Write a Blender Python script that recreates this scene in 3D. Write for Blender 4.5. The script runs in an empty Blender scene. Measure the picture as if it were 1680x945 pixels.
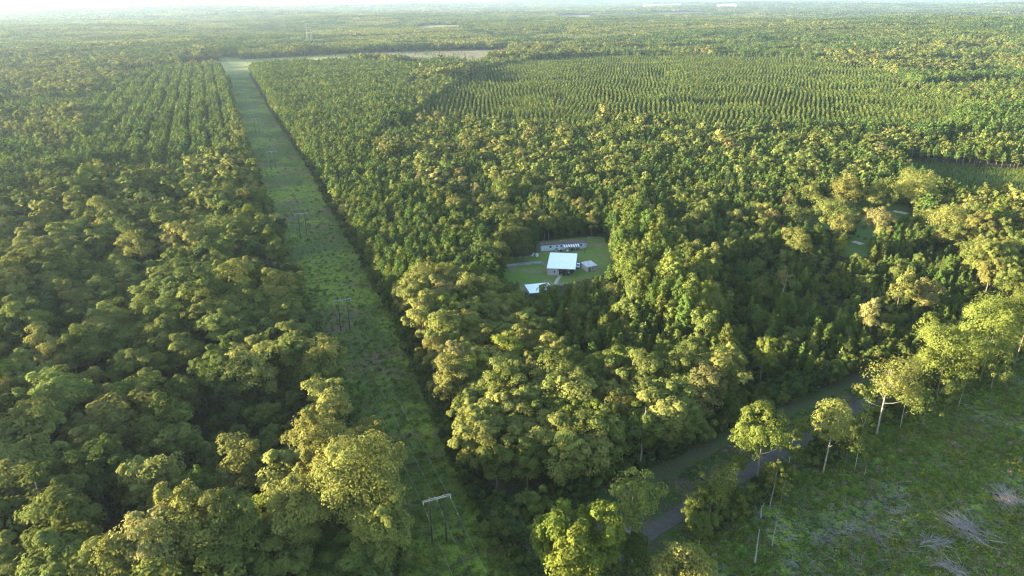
import bpy, math, random
import numpy as np
from mathutils import Vector, Matrix

rng = np.random.default_rng(11)
random.seed(11)
scene = bpy.context.scene
COL = scene.collection

# ------------------------------------------------------------------ settings
SUN_AZ, SUN_EL = -95.0, 9.0          # degrees from forward (+Y), negative = left
SUN_STR, SKY_STR, EXPO = 5.0, 0.112, 3.15
HAZE_D = 0.42e-4

# ------------------------------------------------------------------ camera model (photo pixels 1680x945)
CH, CF = 120.0, 1156.0
PITCH = math.atan(476 / CF)
ROLL = math.radians(0.3)
_f = np.array([0, math.cos(PITCH), -math.sin(PITCH)])
_u0 = np.array([0, math.sin(PITCH), math.cos(PITCH)])
_r0 = np.array([1.0, 0, 0])
_r = _r0 * math.cos(ROLL) - _u0 * math.sin(ROLL)
_u = _u0 * math.cos(ROLL) + _r0 * math.sin(ROLL)
CAM = np.array([0, 0, CH])

def hills(x, y):
    x = np.asarray(x, float); y = np.asarray(y, float)
    d = np.hypot(x, y)
    k = np.clip((d - 800) / 2500, 0, 1); k = k * k * (3 - 2 * k)
    k2 = np.clip((d - 3000) / 6000, 0, 1)
    az = np.arctan2(x, y)
    h = 7 * np.sin(x / 310 + 1.3) * np.sin(y / 420 + .4) + 6 * np.sin((x + y) / 700 + 2)
    h = h + 40 * k2 * np.clip((d - 5000) / 12000, 0, 1) + 22 * k2 * (np.sin(x / 1500 + .7) * np.sin(y / 1900 + 1.1) + .6 * np.sin(x / 800 - y / 1100))
    ridge = 26 * np.exp(-((az - .55) / .3) ** 2) * np.exp(-((d - 2700) / 1300) ** 2)
    return k * (h + ridge)

def at(px, py, z=0.0):
    """photo pixel -> point of the ground (or of the plane z metres above it)"""
    dx = (px - 840) / CF; dy = (472.5 - py) / CF
    d = _f + dx * _r + dy * _u
    t = (z - CH) / d[2]
    for _ in range(12):
        p = CAM + d * t
        zz = float(hills(p[0], p[1])) + z
        t = (zz - CH) / d[2]
    p = CAM + d * t
    return float(p[0]), float(p[1])

def project(x, y, z):
    v = np.stack([np.asarray(x, float), np.asarray(y, float), np.asarray(z, float) - CH], -1)
    w = v @ _f
    w = np.where(np.abs(w) < 1e-6, 1e-6, w)
    return 840 + CF * (v @ _r) / w, 472.5 - CF * (v @ _u) / w, w

def poly_at(pts, z=0.0):
    return np.array([at(p[0], p[1], p[2] if len(p) > 2 else z) for p in pts])

def inside(P, poly):
    x, y = P[:, 0], P[:, 1]
    res = np.zeros(len(P), bool)
    n = len(poly); j = n - 1
    for i in range(n):
        xi, yi = poly[i]; xj, yj = poly[j]
        c = ((yi > y) != (yj > y)) & (x < (xj - xi) * (y - yi) / ((yj - yi) if yj != yi else 1e-9) + xi)
        res ^= c
        j = i
    return res

# corridor coordinates: the power line runs along x = 36.5 - 0.409 y
LX, LK = 36.5, -0.409
LN = 1 / math.hypot(1, LK)
def off(x, y): return (np.asarray(x) - (LX + LK * np.asarray(y))) * LN
def grass_right(y): return np.interp(y, [120, 170, 200, 260, 330, 400, 830, 1500], [12.0, 12.5, 15, 18.5, 20, 21.5, 20, 26])
def grass_left(y): return np.interp(y, [120, 170, 250, 330, 450, 700, 1500], [-9.0, -9.0, -11, -12, -13, -12, -10])

def vnoise(x, y, s, seed=0):
    """smooth value noise in 0..1"""
    x = np.asarray(x) / s; y = np.asarray(y) / s
    xi = np.floor(x).astype(int); yi = np.floor(y).astype(int)
    fx = x - xi; fy = y - yi
    fx = fx * fx * (3 - 2 * fx); fy = fy * fy * (3 - 2 * fy)
    def hsh(a, b):
        v = np.sin(a * 127.1 + b * 311.7 + seed * 74.7) * 43758.5453
        return v - np.floor(v)
    return (hsh(xi, yi) * (1 - fx) + hsh(xi + 1, yi) * fx) * (1 - fy) + (hsh(xi, yi + 1) * (1 - fx) + hsh(xi + 1, yi + 1) * fx) * fy

# ------------------------------------------------------------------ materials
def new_mat(name):
    m = bpy.data.materials.new(name); m.use_nodes = True
    nt = m.node_tree; nt.nodes.clear()
    return m, nt, nt.nodes, nt.links

def leaf_mat(name, col, var=0.25, hue=0.012, trans=0.35):
    m, nt, N, L = new_mat(name)
    out = N.new('ShaderNodeOutputMaterial')
    oi = N.new('ShaderNodeObjectInfo')
    at_ = N.new('ShaderNodeAttribute'); at_.attribute_name = 'tone'
    rgb = N.new('ShaderNodeRGB'); rgb.outputs[0].default_value = (*col, 1)
    hs = N.new('ShaderNodeHueSaturation')
    mr = N.new('ShaderNodeMapRange'); mr.inputs['To Min'].default_value = .5 - hue; mr.inputs['To Max'].default_value = .5 + hue
    L.new(oi.outputs['Random'], mr.inputs['Value']); L.new(mr.outputs[0], hs.inputs['Hue'])
    # brightness: per tree and per leaf clump
    mul = N.new('ShaderNodeMath'); mul.operation = 'MULTIPLY'; mul.inputs[1].default_value = 7.31
    fr = N.new('ShaderNodeMath'); fr.operation = 'FRACT'
    L.new(oi.outputs['Random'], mul.inputs[0]); L.new(mul.outputs[0], fr.inputs[0])
    mv = N.new('ShaderNodeMapRange'); mv.inputs['To Min'].default_value = 1 - var; mv.inputs['To Max'].default_value = 1 + var
    L.new(fr.outputs[0], mv.inputs['Value'])
    mt = N.new('ShaderNodeMapRange'); mt.inputs['To Min'].default_value = .72; mt.inputs['To Max'].default_value = 1.3
    L.new(at_.outputs['Fac'], mt.inputs['Value'])
    mm = N.new('ShaderNodeMath'); mm.operation = 'MULTIPLY'
    L.new(mv.outputs[0], mm.inputs[0]); L.new(mt.outputs[0], mm.inputs[1])
    L.new(mm.outputs[0], hs.inputs['Value']); L.new(rgb.outputs[0], hs.inputs['Color'])
    di = N.new('ShaderNodeBsdfDiffuse'); tr = N.new('ShaderNodeBsdfTranslucent')
    mx = N.new('ShaderNodeMixShader'); mx.inputs[0].default_value = trans
    L.new(hs.outputs[0], di.inputs['Color'])
    h2 = N.new('ShaderNodeHueSaturation'); h2.inputs['Hue'].default_value = .485; h2.inputs['Saturation'].default_value = 1.1; h2.inputs['Value'].default_value = 1.25
    L.new(hs.outputs[0], h2.inputs['Color']); L.new(h2.outputs[0], tr.inputs['Color'])
    L.new(di.outputs[0], mx.inputs[1]); L.new(tr.outputs[0], mx.inputs[2])
    L.new(mx.outputs[0], out.inputs['Surface'])
    return m

def plain_mat(name, col, rough=.7, metal=0., noise=0.0, nscale=2.0, bump=0.0, col2=None, stretch=None):
    m, nt, N, L = new_mat(name)
    out = N.new('ShaderNodeOutputMaterial'); b = N.new('ShaderNodeBsdfPrincipled')
    b.inputs['Roughness'].default_value = rough; b.inputs['Metallic'].default_value = metal
    L.new(b.outputs[0], out.inputs['Surface'])
    if noise <= 0:
        b.inputs['Base Color'].default_value = (*col, 1); return m
    tc = N.new('ShaderNodeTexCoord'); mp = N.new('ShaderNodeMapping')
    if stretch: mp.inputs['Scale'].default_value = stretch
    nz = N.new('ShaderNodeTexNoise'); nz.inputs['Scale'].default_value = nscale; nz.inputs['Detail'].default_value = 6; nz.inputs['Roughness'].default_value = .65
    L.new(tc.outputs['Object'], mp.inputs[0]); L.new(mp.outputs[0], nz.inputs['Vector'])
    cr = N.new('ShaderNodeValToRGB')
    c2 = col2 or tuple(c * (1 - noise) for c in col)
    cr.color_ramp.elements[0].position = .35; cr.color_ramp.elements[1].position = .65
    cr.color_ramp.elements[0].color = (*c2, 1); cr.color_ramp.elements[1].color = (*col, 1)
    L.new(nz.outputs['Fac'], cr.inputs[0]); L.new(cr.outputs[0], b.inputs['Base Color'])
    if bump > 0:
        bp = N.new('ShaderNodeBump'); bp.inputs['Strength'].default_value = bump; bp.inputs['Distance'].default_value = .3
        L.new(nz.outputs['Fac'], bp.inputs['Height']); L.new(bp.outputs[0], b.inputs['Normal'])
    return m

def ground_mat(name, layers, base, fine=.6, bump=.5, bdist=.6):
    """base colour, then layers of (colour, noise scale 1/m, threshold, softness, seed)"""
    m, nt, N, L = new_mat(name)
    out = N.new('ShaderNodeOutputMaterial'); b = N.new('ShaderNodeBsdfPrincipled'); b.inputs['Roughness'].default_value = .95
    b.inputs['Specular IOR Level'].default_value = .1
    L.new(b.outputs[0], out.inputs['Surface'])
    geo = N.new('ShaderNodeNewGeometry')
    prev = None
    for (c, sc, th, so, sd) in layers:
        mp = N.new('ShaderNodeMapping'); mp.inputs['Location'].default_value = (sd * 13.7, sd * 7.1, 0)
        L.new(geo.outputs['Position'], mp.inputs[0])
        nz = N.new('ShaderNodeTexNoise'); nz.inputs['Scale'].default_value = sc; nz.inputs['Detail'].default_value = 5; nz.inputs['Roughness'].default_value = .62
        L.new(mp.outputs[0], nz.inputs['Vector'])
        mr = N.new('ShaderNodeMapRange'); mr.inputs['From Min'].default_value = th - so; mr.inputs['From Max'].default_value = th + so
        L.new(nz.outputs['Fac'], mr.inputs['Value'])
        mx = N.new('ShaderNodeMixRGB'); L.new(mr.outputs[0], mx.inputs[0])
        if prev is None: mx.inputs[1].default_value = (*base, 1)
        else: L.new(prev.outputs[0], mx.inputs[1])
        mx.inputs[2].default_value = (*c, 1); prev = mx
    nf = N.new('ShaderNodeTexNoise'); nf.inputs['Scale'].default_value = 1.6; nf.inputs['Detail'].default_value = 6; nf.inputs['Roughness'].default_value = .7
    L.new(geo.outputs['Position'], nf.inputs['Vector'])
    mr = N.new('ShaderNodeMapRange'); mr.inputs['From Min'].default_value = .3; mr.inputs['From Max'].default_value = .7
    mr.inputs['To Min'].default_value = 1 - fine; mr.inputs['To Max'].default_value = 1 + fine
    L.new(nf.outputs['Fac'], mr.inputs['Value'])
    mu = N.new('ShaderNodeMixRGB'); mu.blend_type = 'MULTIPLY'; mu.inputs[0].default_value = 1
    if prev is None: mu.inputs[1].default_value = (*base, 1)
    else: L.new(prev.outputs[0], mu.inputs[1])
    L.new(mr.outputs[0], mu.inputs[2]); L.new(mu.outputs[0], b.inputs['Base Color'])
    bp = N.new('ShaderNodeBump'); bp.inputs['Strength'].default_value = bump; bp.inputs['Distance'].default_value = bdist
    L.new(nf.outputs['Fac'], bp.inputs['Height']); L.new(bp.outputs[0], b.inputs['Normal'])
    return m

TONE_COL = {
    'golden': (.152, .157, .042), 'olive': (.112, .132, .034), 'mid': (.085, .108, .026), 'dark': (.052, .073, .024),
    'tan': (.158, .148, .052), 'lime': (.130, .160, .028),
    'pine bright': (.102, .124, .027), 'pine mid': (.062, .096, .021), 'pine dark': (.040, .068, .020),
}
M = {k: leaf_mat('foliage_' + k.replace(' ', '_'), c, trans=(.25 if 'pine' in k else .35)) for k, c in TONE_COL.items()}
M['bark'] = plain_mat('bark', (.16, .125, .095), .9, noise=.5, nscale=3)
M['pale_bark'] = plain_mat('pale_bark', (.30, .275, .24), .85, noise=.45, nscale=2)
M['grey_wood'] = plain_mat('grey_wood', (.29, .275, .26), .9, noise=.5, nscale=4)
M['pole'] = plain_mat('pole_wood', (.075, .06, .05), .85, noise=.4, nscale=3)
M['crossarm'] = plain_mat('crossarm_wood', (.27, .28, .28), .6, noise=.25, nscale=3)
M['insulator'] = plain_mat('insulator_glass', (.38, .41, .40), .25)
M['wire'] = plain_mat('wire_aluminium', (.30, .30, .28), .65, .1)
M['tuft_green'] = leaf_mat('weed_green', (.110, .150, .028), .35, .03, .2)
M['tuft_olive'] = leaf_mat('weed_olive', (.125, .155, .04), .35, .03, .2)
M['tuft_dry'] = leaf_mat('weed_dry', (.16, .13, .085), .35, .02, .15)

# ------------------------------------------------------------------ mesh helpers
def mesh_from(name, verts, faces, mats, mat_idx=None, tone=None, smooth=False):
    me = bpy.data.meshes.new(name)
    me.from_pydata([tuple(v) for v in verts], [], [tuple(f) for f in faces])
    for m in mats: me.materials.append(m)
    if mat_idx is not None: me.polygons.foreach_set('material_index', np.asarray(mat_idx, dtype=np.int32))
    if tone is not None:
        a = me.attributes.new('tone', 'FLOAT', 'FACE'); a.data.foreach_set('value', np.asarray(tone, dtype=np.float32))
    if smooth: me.polygons.foreach_set('use_smooth', np.ones(len(me.polygons), dtype=bool))
    me.update()
    return me

def quad_mesh(name, V, tone, mat):
    """V: (n,4,3) array of leaf corners"""
    n = len(V)
    me = bpy.data.meshes.new(name)
    me.vertices.add(n * 4); me.vertices.foreach_set('co', V.reshape(-1).astype(np.float32))
    me.loops.add(n * 4); me.loops.foreach_set('vertex_index', np.arange(n * 4, dtype=np.int32))
    me.polygons.add(n); me.polygons.foreach_set('loop_start', np.arange(0, n * 4, 4, dtype=np.int32))
    a = me.attributes.new('tone', 'FLOAT', 'FACE'); a.data.foreach_set('value', np.asarray(tone, dtype=np.float32))
    me.materials.append(mat)
    me.update(calc_edges=True)
    return me

def unit(v): return v / np.maximum(np.linalg.norm(v, axis=-1, keepdims=True), 1e-9)

def leaves(C, Nrm, w, l, r, jit=.55):
    """diamond leaves at C facing roughly Nrm"""
    n = len(C)
    nn = unit(Nrm + r.normal(0, jit, (n, 3)))
    t = unit(np.cross(nn, r.normal(0, 1, (n, 3)))); bta = np.cross(nn, t)
    w = (w * r.uniform(.7, 1.3, n))[:, None]; l = (l * r.uniform(.7, 1.3, n))[:, None]
    return np.stack([C + t * l, C + bta * w, C - t * l * .8, C - bta * w], 1)

class Tube:
    def __init__(s): s.v = []; s.f = []; s.mi = []
    def add(s, pts, rad, sides=6, mi=0, cap=True):
        pts = [np.asarray(p, float) for p in pts]
        base = len(s.v)
        for i, p in enumerate(pts):
            d = pts[min(i + 1, len(pts) - 1)] - pts[max(i - 1, 0)]
            d = d / max(np.linalg.norm(d), 1e-9)
            a = np.cross(d, [0.3, .9, .2] if abs(d[1]) < .85 else [1, 0, 0]); a /= max(np.linalg.norm(a), 1e-9); b = np.cross(d, a)
            for k in range(sides):
                th = 2 * math.pi * k / sides
                s.v.append(p + (a * math.cos(th) + b * math.sin(th)) * rad[i])
        for i in range(len(pts) - 1):
            for k in range(sides):
                k2 = (k + 1) % sides
                s.f.append((base + i * sides + k, base + i * sides + k2, base + (i + 1) * sides + k2, base + (i + 1) * sides + k)); s.mi.append(mi)
        if cap:
            s.f.append(tuple(base + (len(pts) - 1) * sides + k for k in range(sides))); s.mi.append(mi)
            s.f.append(tuple(base + k for k in reversed(range(sides)))); s.mi.append(mi)
    def mesh(s, name, mats): return mesh_from(name, s.v, s.f, mats, s.mi, smooth=True)

class Boxes:
    def __init__(s): s.v = []; s.f = []; s.mi = []
    def box(s, x0, x1, y0, y1, z0, z1, mi=0):
        b = len(s.v)
        s.v += [(x0, y0, z0), (x1, y0, z0), (x1, y1, z0), (x0, y1, z0), (x0, y0, z1), (x1, y0, z1), (x1, y1, z1), (x0, y1, z1)]
        for q in ((0, 3, 2, 1), (4, 5, 6, 7), (0, 1, 5, 4), (1, 2, 6, 5), (2, 3, 7, 6), (3, 0, 4, 7)):
            s.f.append(tuple(b + i for i in q)); s.mi.append(mi)
        return s
    def poly(s, verts, faces, mi=0):
        b = len(s.v); s.v += [tuple(v) for v in verts]
        for q in faces: s.f.append(tuple(b + i for i in q)); s.mi.append(mi)
        return s
    def mesh(s, name, mats): return mesh_from(name, s.v, s.f, mats, s.mi)

def link(name, me, parent=None, loc=None):
    o = bpy.data.objects.new(name, me); COL.objects.link(o)
    if parent is not None: o.parent = parent
    if loc is not None: o.location = loc
    return o

def tag(o, label=None, cat=None, group=None, kind=None):
    if label: o['label'] = label
    if cat: o['category'] = cat
    if group: o['group'] = group
    if kind: o['kind'] = kind
    return o

def thing(name, label, cat, loc=(0, 0, 0), rz=0.0, group=None):
    o = bpy.data.objects.new(name, None); COL.objects.link(o)
    o.empty_display_size = .5
    o.location = loc; o.rotation_euler = (0, 0, rz)
    return tag(o, label, cat, group)

# ------------------------------------------------------------------ tree meshes
def dirs(n, r): return unit(r.normal(0, 1, (n, 3)))

def broadleaf_crown(seed, R, z0, z1, nl, per, leaf, mat, name='crown', open_=0.0, squash=1.0):
    """lobed crown: dome of big lobes, each of small leaf clumps, each of leaves"""
    r = np.random.default_rng(seed)
    H = z1 - z0; zc = z0 + .48 * H
    C = []; Nn = []; T = []
    k = 0
    lean = r.normal(0, .12 * R, 2)
    while k < nl:
        d = dirs(1, r)[0]
        if d[2] < -.55: continue
        rr = (r.uniform(.5, .8) if r.random() > .2 else r.uniform(.85, 1.05)) if k > 1 else .2
        prof = 1.0 if d[2] > -.1 else .85
        c = np.array([d[0] * R * rr * prof + lean[0] * max(d[2], 0), d[1] * R * rr * prof + lean[1] * max(d[2], 0), zc + d[2] * H * .5 * rr * squash])
        lr = R * (r.uniform(.19, .49) if rr < .82 else r.uniform(.16, .28))
        k += 1
        nsub = 9
        ltone = r.uniform(-.22, .22)
        for _ in range(nsub):
            sd = dirs(1, r)[0]
            if sd[2] < -.6: sd[2] *= -1
            sc = c + sd * lr * np.array([1, 1, .85]) * r.uniform(.6, .95)
            sr = lr * r.uniform(.38, .6)
            if open_ > 0 and r.random() < open_: continue
            n = int(per * r.uniform(.7, 1.2))
            ld = dirs(n, r); ld[:, 2] = np.where(ld[:, 2] < -.35, -ld[:, 2], ld[:, 2])
            pts = sc + ld * sr * (np.where(r.random(n) < .8, r.uniform(.88, 1.05, n), r.uniform(.5, 1.16, n)))[:, None]
            C.append(pts); Nn.append(unit(ld * .8 + unit(sd)[None] * .6 + unit(c - np.array([0, 0, zc]))[None] * .35 + np.array([0, 0, .12])))
            T.append(np.clip(.5 + ltone + r.normal(0, .13) + r.normal(0, .14, n), 0, 1))
    C = np.concatenate(C); Nn = np.concatenate(Nn); T = np.concatenate(T)
    C[:, 2] = np.maximum(C[:, 2], .3)
    V = leaves(C, Nn, leaf * .62, leaf, r, .26)
    return quad_mesh(name, V, T, mat)

def pine_crown(seed, R, z0, z1, levels, per, leaf, mat, name='crown', shape='round', nb=5):
    """whorls of branches that end in needle clumps"""
    r = np.random.default_rng(seed)
    C = []; Nn = []; T = []
    for i in range(levels):
        t = (i + .5) / levels
        z = z0 + (z1 - z0) * t
        if shape == 'cone': rad = R * (1 - t) ** .8 + .12 * R
        elif shape == 'round': rad = R * (math.sin(math.pi * min(1, .22 + .78 * t)) ** .75) * (1 if t < .8 else .9) + .1 * R
        else: rad = R * (1 - t * t) ** .6 * (.8 + .2 * min(1, t * 4)) + .15 * R
        m = max(3, int(nb * (rad / R) + 1.5))
        a0 = r.uniform(0, 6.28)
        for j in range(m):
            a = a0 + 6.283 * j / m + r.normal(0, .25)
            br = rad * r.uniform(.7, 1.12)
            ncl = 2 if rad > .5 * R else 1
            for q in range(ncl):
                f = (1.0 if q == 0 else .5)
                c = np.array([math.cos(a) * br * f, math.sin(a) * br * f, z + br * .22 * f + r.normal(0, .02) * (z1 - z0)])
                cr = max(.32 * R, .42 * rad) * r.uniform(.75, 1.15) * (1 if shape != 'cone' else .85)
                n = int(per * r.uniform(.8, 1.2))
                ld = dirs(n, r)
                pts = c + ld * cr * np.array([1, 1, .62]) * (r.uniform(.4, 1.05, n))[:, None]
                C.append(pts); Nn.append(unit(ld + np.array([math.cos(a) * .5, math.sin(a) * .5, .5])))
                T.append(np.clip(.5 + r.normal(0, .17) + r.normal(0, .14, n), 0, 1))
    n = per * 2
    C.append(np.array([0, 0, z1]) + r.normal(0, .12 * R, (n, 3)) * np.array([1, 1, 1.6])); Nn.append(dirs(n, r) + [0, 0, .6]); T.append(np.full(n, .55))
    C = np.concatenate(C); Nn = np.concatenate(Nn); T = np.concatenate(T)
    C[:, 2] = np.maximum(C[:, 2], .2)
    ax = C * np.array([1, 1, 0]); Nn = unit(unit(Nn) + unit(ax) * .5)
    V = leaves(C, Nn, leaf * .5, leaf * 1.1, r, .33)
    return quad_mesh(name, V, T, mat)

def trunk_mesh(seed, h, r0, mat, limbs=5, lz=.35, spread=3.0, fork=False, name='trunk', wob=.25, top=.92):
    r = np.random.default_rng(seed)
    t = Tube()
    pts = [np.array([0, 0, -.3])]
    ph = r.uniform(0, 6.28)
    for i in range(1, 7):
        f = i / 6
        pts.append(np.array([math.cos(ph) * wob * f * math.sin(f * 3), math.sin(ph) * wob * f * math.sin(f * 4), h * top * f]))
    t.add(pts, [r0 * (1.25 - .25 * min(1, i * 3)) * (1 - .85 * i / 6) + .02 for i in range(7)], 7)
    for k in range(limbs):
        f = lz + (top - lz - .05) * (k + .5) / limbs
        i = min(5, int(f / top * 6)); fr = f / top * 6 - i
        p = pts[i] * (1 - fr) + pts[i + 1] * fr
        a = k * 2.4 + r.uniform(-.5, .5)
        ln = spread * r.uniform(.7, 1.15) * (1.15 - f * .6)
        up = r.uniform(.5, 1.1)
        q1 = p + np.array([math.cos(a) * ln * .5, math.sin(a) * ln * .5, ln * .35 * up])
        q2 = p + np.array([math.cos(a) * ln, math.sin(a) * ln, ln * .9 * up])
        rr = r0 * (1 - .85 * f) * .55
        t.add([p, q1, q2], [rr, rr * .7, rr * .25 + .01], 5)
    return t.mesh(name, [mat])

# prototypes: dict species -> list of dict(crown mesh, trunk mesh, base height)
def set_tone(me, mat):
    c = me.copy(); c.materials[0] = mat; return c

PROTO = {'broadleaf': [], 'pine': [], 'young': [], 'bush': []}
for i in range(9):
    h = [21, 19, 22, 18, 20, 23, 17, 20, 21][i]; R = [5.2, 4.6, 5.6, 4.4, 5.0, 5.4, 4.8, 4.2, 6.0][i]
    PROTO['broadleaf'].append(dict(h=h, R=R,
        crown=broadleaf_crown(100 + i, R, h * .16, h, [26, 22, 30, 20, 24, 28, 22, 20, 32][i], 58, .29, M['mid']),
        low=broadleaf_crown(100 + i, R, h * .25, h, [16, 14, 18, 14, 15, 18, 14, 13, 18][i], 4, .95, M['mid']),
        trunk=trunk_mesh(200 + i, h * .85, .26, M['bark'], 6, .3, R * .7)))
for i in range(6):
    h = [17, 16, 18, 15, 17, 16][i]; R = [2.6, 2.3, 2.9, 2.2, 2.5, 2.7][i]
    PROTO['pine'].append(dict(h=h, R=R,
        crown=pine_crown(300 + i, R, h * .28, h, 11, 36, .28, M['mid'], shape='oval', nb=5),
        low=pine_crown(300 + i, R, h * .4, h, 6, 6, .8, M['mid'], shape='oval', nb=4),
        trunk=trunk_mesh(400 + i, h * .95, .17, M['bark'], 3, .35, 1.4, wob=.12)))
for i in range(5):
    h = [9, 8, 10, 9, 8.5][i]; R = [1.75, 1.55, 1.9, 1.5, 1.75][i]
    PROTO['young'].append(dict(h=h, R=R,
        crown=pine_crown(500 + i, R, h * .06, h, 9, 16, .32, M['mid'], shape='cone', nb=5),
        low=pine_crown(500 + i, R, h * .1, h, 6, 5, .62, M['mid'], shape='cone', nb=4),
        trunk=trunk_mesh(600 + i, h * .95, .1, M['bark'], 0, wob=.05)))
for i in range(5):
    h = [5, 4.2, 5.6, 3.8, 4.6][i]; R = [2.0, 1.8, 1.9, 2.1, 1.6][i]
    PROTO['bush'].append(dict(h=h, R=R,
        crown=broadleaf_crown(700 + i, R, .2, h, 12, 24, .27, M['mid']),
        low=broadleaf_crown(700 + i, R, .2, h, 8, 5, .6, M['mid']),
        trunk=trunk_mesh(800 + i, h * .7, .07, M['bark'], 3, .2, R * .6)))
_toned = {}
def toned(sp, i, lod, tone):
    k = (sp, i, lod, tone)
    if k not in _toned: _toned[k] = set_tone(PROTO[sp][i][lod], M[tone])
    return _toned[k]

# ------------------------------------------------------------------ layout of the place
ROAD = poly_at([(1000, 915), (1085, 862), (1200, 790), (1300, 730), (1420, 663), (1490, 618), (1560, 588), (1640, 556), (1760, 510), (1900, 470)])
TRACK = poly_at([(1010, 815), (1100, 770), (1190, 722), (1280, 682), (1375, 635), (1440, 607)])
def dist_line(P, line):
    d = np.full(len(P), 1e9); side = np.zeros(len(P))
    for a, b in zip(line[:-1], line[1:]):
        ab = b - a; t = np.clip(((P - a) @ ab) / (ab @ ab), 0, 1)
        q = a + t[:, None] * ab; dd = np.linalg.norm(P - q, axis=1)
        s = np.sign(ab[0] * (P[:, 1] - a[1]) - ab[1] * (P[:, 0] - a[0]))
        m = dd < d; d[m] = dd[m]; side[m] = s[m]
    return d, side

r0_ = ROAD
FRONT = poly_at([(800, 872), (885, 850), (960, 812), (1050, 768), (1190, 708), (1350, 632), (1480, 585), (1600, 548), (1760, 492), (1900, 455)])
# open ground along the road and the clear-cut: everything on the near side of FRONT, right of the corridor
OPEN = np.concatenate([FRONT, np.array([[900., 420], [900, -60], [0, -60], [-8, 120]])])
CLEAR = np.concatenate([ROAD[1:] + np.array([5.5, -8.0]), np.array([[900., 380], [900, 20], [30, 60], [28, 125]])])
YARD = poly_at([(822, 424), (880, 418), (880, 396), (975, 388), (992, 390), (1008, 420), (1004, 444), (985, 452), (950, 462), (905, 470), (905, 495), (862, 497), (838, 470), (822, 450)])
MEADOW = poly_at([(1255, 395), (1290, 372), (1330, 345), (1370, 328), (1480, 335), (1500, 355), (1470, 380), (1450, 400), (1420, 425), (1360, 418), (1300, 410)])
SHADEFIELD = poly_at([(1470, 262), (1600, 274), (1800, 290), (1800, 345, 9), (1690, 334, 9), (1590, 310, 9), (1500, 284, 9)])
FARCLEAR = poly_at([(590, 88), (640, 85), (740, 83), (830, 81.5), (845, 82), (795, 93, 15), (765, 98, 15), (715, 94, 15), (640, 93, 15), (595, 92, 15)])
FARSTRIP = poly_at([(295, 104), (360, 100), (470, 94), (600, 87), (610, 91, 15), (500, 96.5, 15), (425, 103, 13), (408, 108, 13), (368, 112, 13), (355, 106, 13), (300, 108, 13)])
FIELD2 = poly_at([(684, 43.5), (705, 41.5), (758, 41.5), (752, 44.2, 13), (705, 46.2, 13), (688, 46, 13)])
FIELD3 = poly_at([(912, 26.5), (928, 24.5), (978, 25), (980, 26.8, 14), (925, 28.4, 14)])
COR_END = 1650.0

# what the open places show of themselves between the crowns
SEEN_YARD = np.array([(824, 428), (880, 418), (882, 390), (970, 386), (992, 388), (1004, 420), (1000, 440), (984, 450), (948, 455), (922, 464), (905, 472), (894, 484), (866, 486), (856, 468), (824, 446)], float)
SEEN_ROAD = [np.array(q, float) for q in ([(1066, 872), (1075, 852), (1130, 822), (1120, 842)], [(1200, 798), (1206, 780), (1300, 722), (1312, 732)], [(1390, 690), (1400, 664), (1432, 650), (1436, 664)], [(1180, 735), (1200, 705), (1290, 670), (1370, 628), (1380, 640), (1300, 690)])]
SEEN_MEADOW = [np.array(q, float) for q in ([(1330, 345), (1350, 320), (1362, 325), (1345, 352)], [(1398, 396), (1420, 398), (1425, 415), (1400, 412)], [(1460, 352), (1472, 338), (1500, 345), (1500, 356)])]
SEEN_LINE = np.array([(370, 104), (382, 150), (398, 200), (415, 245), (430, 290), (450, 335), (470, 382), (498, 455), (545, 512), (568, 590), (572, 640), (640, 742), (668, 830), (668, 960), (860, 960), (788, 858), (733, 740), (688, 640), (640, 520), (590, 425), (540, 340), (500, 262), (440, 172), (405, 104)], float)
def yard_mask(P): return inside(P, YARD)

def blocked(P):
    x, y = P[:, 0], P[:, 1]
    o = off(x, y)
    b = (o > grass_left(y)) & (o < grass_right(y) + 4) & (y < COR_END) & (y > 0)
    b |= inside(P, OPEN)
    b |= (o > grass_left(y)) & (y < 142)
    b |= inside(P, YARD) | inside(P, MEADOW) | inside(P, SHADEFIELD) | inside(P, FARCLEAR) | inside(P, FARSTRIP) | inside(P, FIELD2) | inside(P, FIELD3)
    return b

# forest zones: (name, pixel polygon on the canopy, canopy z, spacing, [(species, tone, weight)], hmin, hmax)
BLM = [('broadleaf', 'golden', 3.2), ('broadleaf', 'olive', 4), ('broadleaf', 'mid', 2.2), ('broadleaf', 'dark', 1), ('broadleaf', 'tan', .25), ('broadleaf', 'lime', .25), ('pine', 'pine mid', .3)]
GOLD = [('broadleaf', 'golden', 5), ('broadleaf', 'olive', 3.5), ('broadleaf', 'mid', .7), ('broadleaf', 'tan', .4), ('broadleaf', 'lime', .4)]
PIN = [('pine', 'pine bright', 2), ('pine', 'pine mid', 4), ('pine', 'pine dark', 1), ('broadleaf', 'mid', .12)]
MIX = [('pine', 'pine bright', 1.5), ('pine', 'pine mid', 3), ('pine', 'pine dark', 1), ('young', 'pine mid', 1.5), ('broadleaf', 'olive', .25), ('broadleaf', 'golden', .2), ('broadleaf', 'mid', .25), ('broadleaf', 'tan', .06)]
YNG = [('young', 'pine bright', 3), ('young', 'pine mid', 2.5), ('young', 'pine dark', .3)]
REG = [('young', 'pine mid', 1.6), ('young', 'pine bright', 1.0), ('bush', 'mid', 3.5), ('bush', 'dark', 1.5), ('bush', 'olive', 2.5), ('pine', 'pine mid', .5), ('broadleaf', 'mid', .7), ('broadleaf', 'olive', .4)]
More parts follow.
